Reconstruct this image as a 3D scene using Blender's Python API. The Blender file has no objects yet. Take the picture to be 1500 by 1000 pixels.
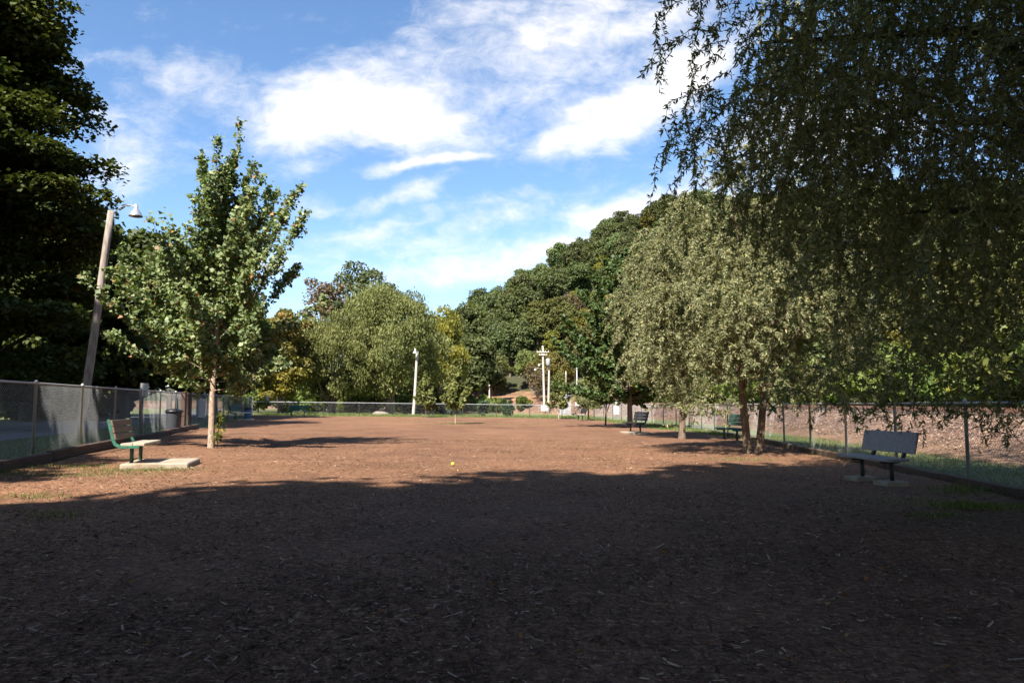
import bpy, bmesh, math, random
import numpy as np
from mathutils import Vector

S = bpy.context.scene
COL = S.collection
R = math.radians
rng = np.random.default_rng(7)

# ------------------------------------------------------------------ camera, sky, sun, exposure
F = 1083.0                       # focal length in photograph pixels (1500 wide)
CZ = 1.25                        # eye height
PITCH = math.atan(92 / F)
cam = bpy.data.cameras.new('camera')
cam.sensor_width = 36
cam.lens = F / 1500 * 36
cam.clip_end = 3000
cam.clip_start = 0.05
co = bpy.data.objects.new('camera', cam)
co.location = (0, 0, CZ)
co.rotation_euler = (math.pi / 2 + PITCH, 0, 0)
COL.objects.link(co)
S.camera = co

SUN_EL = 47.0
SUN_AZ = 180 + 23.0              # clockwise from +Y: the sun stands behind and left of the viewer
az = R(SUN_AZ)
SUN = Vector((math.sin(az) * math.cos(R(SUN_EL)), math.cos(az) * math.cos(R(SUN_EL)), math.sin(R(SUN_EL))))
sl = bpy.data.lights.new('sun', 'SUN')
sl.energy = 5.0
sl.angle = R(0.55)
sl.color = (1.0, 0.93, 0.82)
so = bpy.data.objects.new('sun', sl)
so.rotation_euler = SUN.to_track_quat('Z', 'Y').to_euler()
so.location = (-20, -30, 40)
COL.objects.link(so)

S.view_settings.view_transform = 'Standard'
S.view_settings.look = 'None'
S.view_settings.gamma = 1
S.view_settings.exposure = 1.5
SKY_STRENGTH = 0.083

S.cycles.use_denoising = True
try:
    S.cycles.denoiser = 'OPENIMAGEDENOISE'
except Exception:
    pass
S.cycles.max_bounces = 5
S.cycles.diffuse_bounces = 3
S.cycles.glossy_bounces = 2
S.cycles.transmission_bounces = 3
S.cycles.use_adaptive_sampling = True
S.cycles.adaptive_threshold = 0.02
S.cycles.sample_clamp_indirect = 4


class NT:
    """small helper to write node trees"""
    def __init__(s, tree):
        s.t = tree
        s.n = tree.nodes
        s.l = tree.links

    def new(s, typ, **kw):
        x = s.n.new(typ)
        for k, v in kw.items():
            setattr(x, k, v)
        return x

    def put(s, sock, val):
        if hasattr(val, 'is_output'):
            s.l.new(val, sock)
        else:
            if isinstance(val, (tuple, list)) and len(val) == 3 and sock.type == 'RGBA':
                val = (*val, 1)
            sock.default_value = val

    def math(s, op, a, b=None, c=None, clamp=False):
        x = s.new('ShaderNodeMath', operation=op)
        x.use_clamp = clamp
        s.put(x.inputs[0], a)
        if b is not None:
            s.put(x.inputs[1], b)
        if c is not None:
            s.put(x.inputs[2], c)
        return x.outputs[0]

    def mapr(s, v, a, b, c=0.0, d=1.0, smooth=False):
        x = s.new('ShaderNodeMapRange')
        if smooth:
            x.interpolation_type = 'SMOOTHSTEP'
        for i, q in enumerate((v, a, b, c, d)):
            s.put(x.inputs[i], q)
        return x.outputs[0]

    def noise(s, vec, scale, detail=3.0, rough=0.55, dist=0.0, color=False):
        x = s.new('ShaderNodeTexNoise')
        if vec is not None:
            s.put(x.inputs['Vector'], vec)
        x.inputs['Scale'].default_value = scale
        x.inputs['Detail'].default_value = detail
        x.inputs['Roughness'].default_value = rough
        x.inputs['Distortion'].default_value = dist
        return x.outputs['Color' if color else 'Fac']

    def voro(s, vec, scale, out='Color', rnd=1.0, feature='F1'):
        x = s.new('ShaderNodeTexVoronoi', feature=feature)
        if vec is not None:
            s.put(x.inputs['Vector'], vec)
        x.inputs['Scale'].default_value = scale
        x.inputs['Randomness'].default_value = rnd
        return x.outputs[out]

    def mapping(s, vec, scale=(1, 1, 1), rot=(0, 0, 0), loc=(0, 0, 0)):
        x = s.new('ShaderNodeMapping')
        s.put(x.inputs['Vector'], vec)
        x.inputs['Scale'].default_value = scale
        x.inputs['Rotation'].default_value = rot
        x.inputs['Location'].default_value = loc
        return x.outputs[0]

    def mix(s, f, a, b, typ='MIX'):
        x = s.new('ShaderNodeMix', data_type='RGBA', blend_type=typ)
        s.put(x.inputs['Factor'], f)
        s.put(x.inputs['A'], a)
        s.put(x.inputs['B'], b)
        return next(o for o in x.outputs if o.type == 'RGBA')

    def ramp(s, f, stops):
        x = s.new('ShaderNodeValToRGB')
        s.put(x.inputs[0], f)
        e = x.color_ramp.elements
        while len(e) < len(stops):
            e.new(0.5)
        for i, (p, c) in enumerate(stops):
            e[i].position = p
            e[i].color = (*c, 1)
        return x.outputs[0]

    def sep(s, v):
        x = s.new('ShaderNodeSeparateXYZ')
        s.put(x.inputs[0], v)
        return x.outputs

    def bump(s, h, strength=0.5, dist=0.02):
        x = s.new('ShaderNodeBump')
        x.inputs['Strength'].default_value = strength
        x.inputs['Distance'].default_value = dist
        s.put(x.inputs['Height'], h)
        return x.outputs[0]


def ray(px, py):
    """direction in the world of a pixel of the photograph"""
    u, v = (px - 750) / F, (500 - py) / F
    return np.array([u, math.cos(PITCH) - v * math.sin(PITCH), v * math.cos(PITCH) + math.sin(PITCH)])


# world: clear-sky model plus a broken layer of white clouds, all in sky directions
W = bpy.data.worlds.new('World')
S.world = W
W.use_nodes = True
W.cycles.sampling_method = 'MANUAL'
W.cycles.sample_map_resolution = 512
n = NT(W.node_tree)
n.n.clear()
sky = n.new('ShaderNodeTexSky', sky_type='NISHITA')
sky.sun_disc = False
sky.sun_elevation = R(SUN_EL)
sky.sun_rotation = R(SUN_AZ)
sky.altitude = 700
sky.air_density = 1.0
sky.dust_density = 0.5
sky.ozone_density = 2.2
d = n.new('ShaderNodeTexCoord').outputs['Generated']
dx, dy, dz = n.sep(d)
dys = n.math('MAXIMUM', n.math('ABSOLUTE', dy), 0.05)
ga = n.math('DIVIDE', dx, dys)
ge = n.math('DIVIDE', dz, dys)
cv = n.new('ShaderNodeCombineXYZ')
n.put(cv.inputs[0], ga)
n.put(cv.inputs[1], ge)
n.put(cv.inputs[2], n.mapr(dy, -0.1, 0.1, 3.0, 0.0))
cvec = cv.outputs[0]
warp = n.noise(n.mapping(cvec, (3, 5, 1)), 1.6, 4, 0.6, color=True)
wm = n.new('ShaderNodeVectorMath', operation='MULTIPLY_ADD')
n.put(wm.inputs[0], warp)
wm.inputs[1].default_value = (0.16, 0.10, 0)
wm.inputs[2].default_value = (-0.08, -0.05, 0)
wa = n.new('ShaderNodeVectorMath', operation='ADD')
n.put(wa.inputs[0], cvec)
n.put(wa.inputs[1], wm.outputs[0])
wx, wy, wz = n.sep(wa.outputs[0])
blobs = [  # photo px, py, half-width, half-height, tilt in degrees, weight
    (505, 158, 118, 52, 8, 1.25), (590, 165, 105, 45, -8, 1.15), (455, 120, 120, 45, 15, .62),
    (770, 75, 130, 60, 25, .80), (860, 30, 110, 70, 30, .85), (640, 100, 150, 60, 12, .55),
    (905, 165, 130, 38, 22, 1.08), (1000, 110, 120, 45, 30, 1.15), (820, 205, 80, 22, 10, .75),
    (622, 233, 90, 13, 8, 1.05), (900, 308, 85, 24, 10, 1.15), (1010, 300, 90, 30, 10, 1.1), (990, 20, 90, 40, 20, .9),
    (600, 283, 75, 18, 15, .68), (725, 385, 120, 32, 8, .82), (610, 400, 110, 26, 5, .62), (470, 300, 70, 18, 0, .5),
    (180, 235, 60, 55, -20, .60), (280, 110, 170, 38, -6, .52), (700, 330, 160, 26, 20, .55), (470, 240, 60, 16, 10, .6),
    (680, 30, 120, 40, 10, .55), (640, 375, 380, 70, 4, .42), (560, 120, 420, 60, 8, .48), (430, 185, 90, 40, 10, .7), (165, 170, 150, 22, -8, .5), (760, 150, 150, 50, 25, .62), (560, 335, 150, 14, 12, .62), (880, 350, 90, 14, 12, .8), (1200, 200, 160, 80, 10, .8), (820, 360, 60, 16, 15, .8),
]
acc = None
for (bx, by, hw, hh, tl, wt) in blobs:
    rr = ray(bx, by)
    a0, e0 = rr[0] / rr[1], rr[2] / rr[1]
    c, s_ = math.cos(R(tl)), math.sin(R(tl))
    ax = n.math('SUBTRACT', wx, a0)
    ey = n.math('SUBTRACT', wy, e0)
    p = n.math('ADD', n.math('MULTIPLY', ax, c * F / hw), n.math('MULTIPLY', ey, s_ * F / hw))
    q = n.math('ADD', n.math('MULTIPLY', ax, -s_ * F / hh), n.math('MULTIPLY', ey, c * F / hh))
    r2 = n.math('ADD', n.math('MULTIPLY', p, p), n.math('MULTIPLY', q, q))
    g = n.math('MULTIPLY', n.math('EXPONENT', n.math('MULTIPLY', r2, -0.75)), wt)
    acc = g if acc is None else n.math('MAXIMUM', n.math('MULTIPLY', n.math('ADD', acc, g), 0.62), n.math('MAXIMUM', acc, g))
front = n.mapr(dy, 0.05, 0.2)
fine = n.math('ADD', n.math('MULTIPLY', n.noise(n.mapping(wa.outputs[0], (5, 11, 1), (0, 0, R(-14))), 1.5, 8, 0.64, 0.3), 0.62), n.math('MULTIPLY', n.noise(n.mapping(cvec, (13, 19, 1), (0, 0, R(12))), 1.7, 6, 0.66, 0.6), 0.38))
rest = n.mapr(n.noise(n.mapping(cvec, (1.2, 2.4, 1)), 1.0, 4, 0.55), 0.45, 0.75, 0.0, 0.9)
base = n.math('MULTIPLY', acc, front)
base = n.math('ADD', base, n.math('MULTIPLY', rest, n.math('SUBTRACT', 1.0, front)))
dens = n.math('ADD', base, n.math('MULTIPLY', n.math('SUBTRACT', fine, 0.5), 2.1))
cl = n.mapr(dens, 0.10, 1.25, 0.0, 1.0, True)
skc = n.new('ShaderNodeHueSaturation')
skc.inputs['Saturation'].default_value = 1.10
skc.inputs['Value'].default_value = 1.0
n.put(skc.inputs['Color'], sky.outputs[0])
bg = n.new('ShaderNodeBackground')
n.put(bg.inputs['Color'], skc.outputs[0])
bg.inputs['Strength'].default_value = SKY_STRENGTH
bc = n.new('ShaderNodeBackground')
bc.inputs['Color'].default_value = (1.0, 0.97, 0.95, 1)
bc.inputs['Strength'].default_value = 0.46
ms = n.new('ShaderNodeMixShader')
n.put(ms.inputs[0], cl)
n.l.new(bg.outputs[0], ms.inputs[1])
n.l.new(bc.outputs[0], ms.inputs[2])
wo = n.new('ShaderNodeOutputWorld')
n.l.new(ms.outputs[0], wo.inputs[0])


# ------------------------------------------------------------------ object helpers
def tag(o, label=None, cat=None, group=None, kind=None):
    if label:
        o['label'] = label
    if cat:
        o['category'] = cat
    if group:
        o['group'] = group
    if kind:
        o['kind'] = kind
    return o


def thing(name, label, cat, loc=(0, 0, 0), rz=0.0, group=None):
    o = bpy.data.objects.new(name, None)
    o.empty_display_size = 0.3
    o.location = loc
    o.rotation_euler = (0, 0, rz)
    COL.objects.link(o)
    return tag(o, label, cat, group)


def link(name, me, parent=None):
    o = bpy.data.objects.new(name, me)
    COL.objects.link(o)
    if parent is not None:
        o.parent = parent
    return o


def mesh_np(name, V, faces, mat, tint=None, smooth=False):
    """V (n,3); faces: array (m,k) of one polygon size"""
    me = bpy.data.meshes.new(name)
    V = np.asarray(V, dtype=np.float32)
    faces = np.asarray(faces, dtype=np.int32)
    m, k = faces.shape
    me.vertices.add(len(V))
    me.vertices.foreach_set('co', V.ravel())
    me.loops.add(m * k)
    me.loops.foreach_set('vertex_index', faces.ravel())
    me.polygons.add(m)
    me.polygons.foreach_set('loop_start', np.arange(0, m * k, k, dtype=np.int32))
    if smooth:
        me.polygons.foreach_set('use_smooth', np.ones(m, dtype=bool))
    if tint is not None:
        a = me.attributes.new('tint', 'FLOAT', 'FACE')
        a.data.foreach_set('value', np.asarray(tint, dtype=np.float32))
    me.update(calc_edges=True)
    me.validate()
    if mat:
        me.materials.append(mat)
    return me


class MB:
    """collects boxes, tubes and lathes into one mesh"""
    def __init__(s):
        s.bm = bmesh.new()

    def hexa(s, c8):
        v = [s.bm.verts.new(c) for c in c8]
        for f in ((0, 3, 2, 1), (4, 5, 6, 7), (0, 1, 5, 4), (1, 2, 6, 5), (2, 3, 7, 6), (3, 0, 4, 7)):
            s.bm.faces.new([v[i] for i in f])

    def box(s, c, size, rz=0.0, ry=0.0, rx=0.0, bev=0.0):
        from mathutils import Euler
        m = Euler((rx, ry, rz)).to_matrix()
        h = Vector(size) * 0.5
        v = []
        for (a, b, e) in ((-1, -1, -1), (1, -1, -1), (1, 1, -1), (-1, 1, -1), (-1, -1, 1), (1, -1, 1), (1, 1, 1), (-1, 1, 1)):
            v.append(Vector(c) + m @ Vector((a * h.x, b * h.y, e * h.z)))
        if bev:
            t = bmesh.new()
            vs = [t.verts.new(x) for x in v]
            for f in ((0, 3, 2, 1), (4, 5, 6, 7), (0, 1, 5, 4), (1, 2, 6, 5), (2, 3, 7, 6), (3, 0, 4, 7)):
                t.faces.new([vs[i] for i in f])
            bmesh.ops.bevel(t, geom=t.edges[:], offset=bev, segments=1, affect='EDGES')
            me = bpy.data.meshes.new('tmp')
            t.to_mesh(me)
            t.free()
            s.bm.from_mesh(me)
            bpy.data.meshes.remove(me)
        else:
            s.hexa(v)

    def tube(s, pts, rad, seg=8, cap=True):
        pts = [Vector(p) for p in pts]
        if not hasattr(rad, '__len__'):
            rad = [rad] * len(pts)
        rings = []
        ref = Vector((0.31, 0.77, 0.55)).normalized()
        for i, p in enumerate(pts):
            t = (pts[min(i + 1, len(pts) - 1)] - pts[max(i - 1, 0)])
            t = t.normalized() if t.length > 1e-9 else Vector((0, 0, 1))
            a = t.cross(ref)
            a = a.normalized() if a.length > 1e-3 else t.orthogonal().normalized()
            b = t.cross(a)
            rings.append([s.bm.verts.new(p + (a * math.cos(2 * math.pi * k / seg) + b * math.sin(2 * math.pi * k / seg)) * rad[i]) for k in range(seg)])
        for i in range(len(rings) - 1):
            for k in range(seg):
                f = s.bm.faces.new((rings[i][k], rings[i][(k + 1) % seg], rings[i + 1][(k + 1) % seg], rings[i + 1][k]))
                f.smooth = True
        if cap:
            s.bm.faces.new(rings[0][::-1])
            s.bm.faces.new(rings[-1])

    def lathe(s, prof, c=(0, 0, 0), seg=20, smooth=True):
        rings = []
        for (r, z) in prof:
            rings.append([s.bm.verts.new((c[0] + r * math.cos(2 * math.pi * k / seg), c[1] + r * math.sin(2 * math.pi * k / seg), c[2] + z)) for k in range(seg)])
        for i in range(len(rings) - 1):
            for k in range(seg):
                f = s.bm.faces.new((rings[i][k], rings[i][(k + 1) % seg], rings[i + 1][(k + 1) % seg], rings[i + 1][k]))
                f.smooth = smooth
        s.bm.faces.new(rings[0][::-1])
        s.bm.faces.new(rings[-1])

    def mesh(s, name, mat):
        bmesh.ops.recalc_face_normals(s.bm, faces=s.bm.faces[:])
        me = bpy.data.meshes.new(name)
        s.bm.to_mesh(me)
        s.bm.free()
        me.materials.append(mat)
        return me

    def build(s, name, mat, parent=None):
        return link(name, s.mesh(name, mat), parent)


# ------------------------------------------------------------------ materials
def material(name, fn, rough=0.85):
    m = bpy.data.materials.new(name)
    m.use_nodes = True
    k = NT(m.node_tree)
    b = k.n['Principled BSDF']
    b.inputs['Roughness'].default_value = rough
    fn(k, b)
    return m


def pos(k):
    return k.new('ShaderNodeNewGeometry').outputs['Position']


def objc(k):
    return k.new('ShaderNodeTexCoord').outputs['Object']


def plain(name, col, rough=0.6, metal=0.0, var=0.25, scale=6.0, bump=0.0, dirt=None, dirt_scale=3.0):
    def fn(k, b):
        v = objc(k)
        nz = k.noise(v, scale, 5, 0.6)
        lo = tuple(c * (1 - var) for c in col)
        hi = tuple(min(1, c * (1 + var)) for c in col)
        c = k.mix(nz, lo, hi)
        if dirt:
            dm = k.mapr(k.noise(v, dirt_scale, 6, 0.65), 0.48, 0.68)
            c = k.mix(dm, c, dirt)
        k.put(b.inputs['Base Color'], c)
        b.inputs['Metallic'].default_value = metal
        k.put(b.inputs['Roughness'], k.mapr(nz, 0.2, 0.8, rough - 0.1, min(1, rough + 0.12)))
        if bump:
            k.put(b.inputs['Normal'], k.bump(k.noise(v, scale * 6, 4, 0.6), bump, 0.01))
    return material(name, fn, rough)


def leaf_mat(name, dark, light, accent=None, acc_at=0.93, trans=0.3, gloss=0.04, objvar=0.35):
    m = bpy.data.materials.new(name)
    m.use_nodes = True
    k = NT(m.node_tree)
    k.n.clear()
    at = k.new('ShaderNodeAttribute', attribute_name='tint').outputs['Fac']
    oi = k.new('ShaderNodeObjectInfo').outputs['Random']
    stops = [(0.0, dark), (0.85, light)]
    if accent:
        stops = [(0.0, dark), (acc_at - 0.04, light), (acc_at, accent), (1.0, accent)]
    c = k.ramp(at, stops)
    hs = k.new('ShaderNodeHueSaturation')
    k.put(hs.inputs['Color'], c)
    k.put(hs.inputs['Hue'], k.mapr(oi, 0, 1, 0.5 - 0.03 * objvar / 0.35, 0.5 + 0.022 * objvar / 0.35))
    k.put(hs.inputs['Value'], k.mapr(oi, 0, 1, 1 - objvar * 0.8, 1 + objvar * 0.8))
    col = hs.outputs[0]
    df = k.new('ShaderNodeBsdfDiffuse')
    k.put(df.inputs[0], col)
    tr = k.new('ShaderNodeBsdfTranslucent')
    k.put(tr.inputs[0], k.mix(1.0, col, (1.25, 1.3, 0.55), 'MULTIPLY'))
    gl = k.new('ShaderNodeBsdfGlossy')
    gl.inputs['Color'].default_value = (1, 1, 1, 1)
    gl.inputs['Roughness'].default_value = 0.55
    a = k.new('ShaderNodeMixShader')
    a.inputs[0].default_value = trans
    k.l.new(df.outputs[0], a.inputs[1])
    k.l.new(tr.outputs[0], a.inputs[2])
    b = k.new('ShaderNodeMixShader')
    b.inputs[0].default_value = gloss * .3
    k.l.new(a.outputs[0], b.inputs[1])
    k.l.new(gl.outputs[0], b.inputs[2])
    o = k.new('ShaderNodeOutputMaterial')
    k.l.new(b.outputs[0], o.inputs[0])
    return m


def bark_mat(name, dark, light, scale=(9, 9, 2.2)):
    def fn(k, b):
        v = k.mapping(objc(k), scale)
        nz = k.noise(v, 2.0, 6, 0.65, 0.6)
        c = k.ramp(nz, [(0.3, dark), (0.7, light)])
        k.put(b.inputs['Base Color'], c)
        k.put(b.inputs['Normal'], k.bump(nz, 0.8, 0.03))
    return material(name, fn, 0.92)


def mulch_fn(k, b):
    v = pos(k)
    w = k.noise(v, 3.0, 3, 0.6, color=True)
    wv = k.new('ShaderNodeVectorMath', operation='MULTIPLY_ADD')
    k.put(wv.inputs[0], w)
    wv.inputs[1].default_value = (0.25, 0.25, 0.0)
    k.put(wv.inputs[2], v)
    wv = wv.outputs[0]
    c1 = k.voro(k.mapping(wv, (1, 2.6, 1), (0, 0, R(25))), 22)
    c2 = k.voro(k.mapping(wv, (2.8, 1, 1), (0, 0, R(-18))), 27)
    c3 = k.voro(k.mapping(wv, (1, 1.8, 1), (0, 0, R(70))), 48)
    s1, s2, s3 = k.sep(c1)[0], k.sep(c2)[1], k.sep(c3)[2]
    chip = k.math('ADD', k.math('MULTIPLY', s1, 0.4), k.math('ADD', k.math('MULTIPLY', s2, 0.35), k.math('MULTIPLY', s3, 0.25)))
    col = k.ramp(chip, [(0.10, (0.048, 0.024, 0.013)), (0.45, (0.168, 0.078, 0.041)), (0.72, (0.28, 0.145, 0.079)), (0.92, (0.47, 0.31, 0.19))])
    # worn, paler pink-brown ground where the chips are thin (towards the middle and the far end)
    patch = k.noise(v, 0.22, 5, 0.6)
    yy = k.sep(v)[1]
    far = k.math('ADD', k.mapr(yy, 10, 34, 0.0, 0.55), k.mapr(patch, 0.35, 0.68, -0.25, 0.5), clamp=True)
    soil = k.mix(k.noise(v, 1.6, 6, 0.7), (0.180, 0.090, 0.054), (0.285, 0.156, 0.096))
    col = k.mix(k.math('MULTIPLY', far, 0.72), col, soil)
    dk = k.math('MULTIPLY', k.mapr(k.noise(v, 0.55, 5, 0.65), 0.42, 0.72, 1.08, 0.70), k.mapr(k.noise(k.mapping(v, (1, .35, 1)), 0.16, 4, 0.6), 0.4, 0.62, 0.86, 1.1))
    ml = k.new('ShaderNodeVectorMath', operation='SCALE')
    k.put(ml.inputs[0], col)
    k.put(ml.inputs['Scale'], dk)
    k.put(b.inputs['Base Color'], ml.outputs[0])
    h = k.math('ADD', chip, k.math('MULTIPLY', k.noise(v, 9, 5, 0.7), 0.8))
    k.put(b.inputs['Normal'], k.bump(h, 0.9, 0.03))
    b.inputs['Specular IOR Level'].default_value = 0.25


def grass_fn(k, b):
    v = pos(k)
    a = k.noise(v, 0.35, 5, 0.6)
    f = k.noise(v, 14, 4, 0.7)
    g = k.mix(f, (0.045, 0.075, 0.018), (0.135, 0.17, 0.05))
    dry = k.mix(f, (0.14, 0.12, 0.05), (0.26, 0.21, 0.10))
    k.put(b.inputs['Base Color'], k.mix(k.mapr(a, 0.42, 0.72), g, dry))
    k.put(b.inputs['Normal'], k.bump(f, 0.8, 0.05))


def hill_fn(k, b):
    v = pos(k)
    z = k.sep(v)[2]
    nz = k.noise(v, 0.25, 6, 0.65)
    soil = k.ramp(k.noise(v, 0.6, 7, 0.7), [(0.3, (0.20, 0.095, 0.05)), (0.55, (0.36, 0.19, 0.105)), (0.75, (0.46, 0.33, 0.23))])
    floor_ = k.mix(k.noise(v, 1.5, 4), (0.025, 0.032, 0.011), (0.06, 0.055, 0.024))
    xw = k.math('ADD', k.math('ABSOLUTE', k.sep(v)[0]), k.math('MULTIPLY', nz, 14.0))
    m = k.math('MAXIMUM', k.mapr(k.math('ADD', z, k.math('MULTIPLY', nz, 6.0)), 5.2, 7.4), k.mapr(xw, 17, 25))
    floor_ = k.mix(k.mapr(z, 2.0, 7.0), k.mix(k.noise(v, 3.0, 5), (0.02, 0.032, 0.009), (0.06, 0.068, 0.018)), floor_)
    k.put(b.inputs['Base Color'], k.mix(m, soil, floor_))
    k.put(b.inputs['Normal'], k.bump(k.noise(v, 1.2, 6, 0.7), 1.0, 0.6))


def ballast_fn(k, b):
    v = pos(k)
    c = k.voro(v, 9, 'Color')
    s = k.sep(c)
    col = k.ramp(s[0], [(0.0, (0.09, 0.055, 0.04)), (0.5, (0.20, 0.115, 0.075)), (0.85, (0.32, 0.205, 0.145)), (1.0, (0.48, 0.37, 0.29))])
    low = k.mapr(k.math('ADD', k.sep(v)[2], k.math('MULTIPLY', k.noise(v, 0.8, 5), 0.8)), 0.35, 0.75)
    sand = k.mix(k.noise(v, 12, 5, 0.7), (0.22, 0.125, 0.065), (0.33, 0.21, 0.12))
    dk = k.mix(k.mapr(k.noise(v, .45, 6, .65), .4, .65), (.62, .58, .56), (1.05, 1, 1))
    k.put(b.inputs['Base Color'], k.mix(1.0, k.mix(low, sand, col), dk, 'MULTIPLY'))
    k.put(b.inputs['Normal'], k.bump(k.voro(v, 9, 'Distance'), 1.0, 0.12))


def asphalt_fn(k, b):
    v = pos(k)
    k.put(b.inputs['Base Color'], k.mix(k.noise(v, 1.2, 6, 0.7), (0.10, 0.10, 0.105), (0.19, 0.185, 0.19)))
    k.put(b.inputs['Normal'], k.bump(k.noise(v, 60, 3), 0.4, 0.01))


def wood_fn(lo, hi, sc=(2, 30, 30)):
    def fn(k, b):
        v = k.mapping(objc(k), sc)
        nz = k.noise(v, 1.0, 6, 0.65, 0.4)
        k.put(b.inputs['Base Color'], k.ramp(nz, [(0.28, lo), (0.72, hi)]))
        k.put(b.inputs['Normal'], k.bump(nz, 0.5, 0.01))
    return fn


M = dict(
    mulch=material('mulch', mulch_fn, 0.95),
    grass=material('grass_ground', grass_fn, 0.95),
    hill=material('hill_soil', hill_fn, 0.95),
    ballast=material('ballast', ballast_fn, 0.9),
    asphalt=material('asphalt', asphalt_fn, 0.85),
    galv=plain('galvanised_steel', (0.40, 0.41, 0.42), 0.55, 0.12, 0.25, 9),
    wire=plain('galvanised_wire', (0.33, 0.34, 0.35), 0.6, 0.12, 0.3, 2),
    green=plain('green_paint', (0.028, 0.13, 0.09), 0.45, 0, 0.25, 8, 0.1, (0.06, 0.07, 0.05), 5),
    dkgreen=plain('dark_green_paint', (0.022, 0.06, 0.045), 0.5, 0, 0.25, 8),
    black=plain('black_steel', (0.02, 0.02, 0.022), 0.5, 0, 0.3, 10),
    greyplank=material('grey_weathered_plank', wood_fn((0.20, 0.19, 0.19), (0.38, 0.365, 0.36)), 0.85),
    brownplank=material('brown_weathered_plank', wood_fn((0.09, 0.062, 0.045), (0.20, 0.145, 0.10), (30, 2, 30)), 0.85),
    paleplank=material('pale_seat_plank', wood_fn((0.26, 0.21, 0.155), (0.46, 0.39, 0.30), (30, 2, 30)), 0.85),
    timber=material('landscape_timber', wood_fn((0.045, 0.028, 0.02), (0.13, 0.08, 0.055), (2, 26, 26)), 0.92),
    concrete=plain('concrete', (0.31, 0.265, 0.205), 0.9, 0, 0.22, 5, 0.4, (0.22, 0.15, 0.095), 4),
    pole=material('weathered_pole', wood_fn((0.13, 0.10, 0.08), (0.40, 0.345, 0.30), (16, 16, 2.2)), 0.9),
    palepole=material('bleached_pole', wood_fn((0.32, 0.275, 0.235), (0.56, 0.51, 0.46), (14, 14, 1.0)), 0.9),
    brownpost=material('brown_wood_post', wood_fn((0.05, 0.028, 0.02), (0.12, 0.07, 0.05), (18, 18, 1.4)), 0.9),
    white=plain('white_enamel', (0.52, 0.52, 0.51), 0.5, 0, 0.08, 3),
    lamp=plain('spun_aluminium', (0.55, 0.56, 0.58), 0.35, 0.7, 0.15, 4),
    can=plain('charcoal_plastic', (0.06, 0.066, 0.08), 0.7, 0, 0.2, 6),
    lid=plain('black_plastic', (0.014, 0.015, 0.018), 0.4, 0, 0.2, 6),
    blue=plain('blue_plastic', (0.10, 0.19, 0.36), 0.5, 0, 0.2, 6),
    cabinet=plain('grey_cabinet_paint', (0.27, 0.27, 0.285), 0.6, 0, 0.12, 3, 0, (0.2, 0.185, 0.17), 2),
    rust=plain('rusty_steel', (0.13, 0.062, 0.038), 0.75, 0.1, 0.4, 8),
    tie=plain('tie_wood', (0.085, 0.06, 0.045), 0.95, 0, 0.35, 4),
    ball=plain('yellow_felt', (0.62, 0.66, 0.05), 0.9, 0, 0.1, 20),
    beige=plain('beige_plastic', (0.50, 0.36, 0.26), 0.6, 0, 0.1, 6),
    rock=plain('pale_rock', (0.20, 0.17, 0.135), 0.9, 0, 0.3, 3, 0.6),
    ink=plain('dark_lettering', (0.03, 0.03, 0.035), 0.7, 0, 0.1, 4),
    red=plain('red_lens', (0.30, 0.03, 0.02), 0.3, 0, 0.1, 4),
    bark=bark_mat('grey_brown_bark', (0.055, 0.04, 0.03), (0.20, 0.155, 0.12)),
    barkpale=bark_mat('pale_maple_bark', (0.14, 0.095, 0.065), (0.50, 0.39, 0.30), (14, 14, 6)),
    barkwillow=bark_mat('furrowed_willow_bark', (0.05, 0.034, 0.023), (0.23, 0.165, 0.115), (14, 14, 1.6)),
    barkdark=bark_mat('dark_bark', (0.02, 0.016, 0.013), (0.07, 0.055, 0.042)),
    barktan=bark_mat('tan_bare_bark', (0.16, 0.125, 0.10), (0.34, 0.29, 0.24)),
    chips=None,
)
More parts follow.
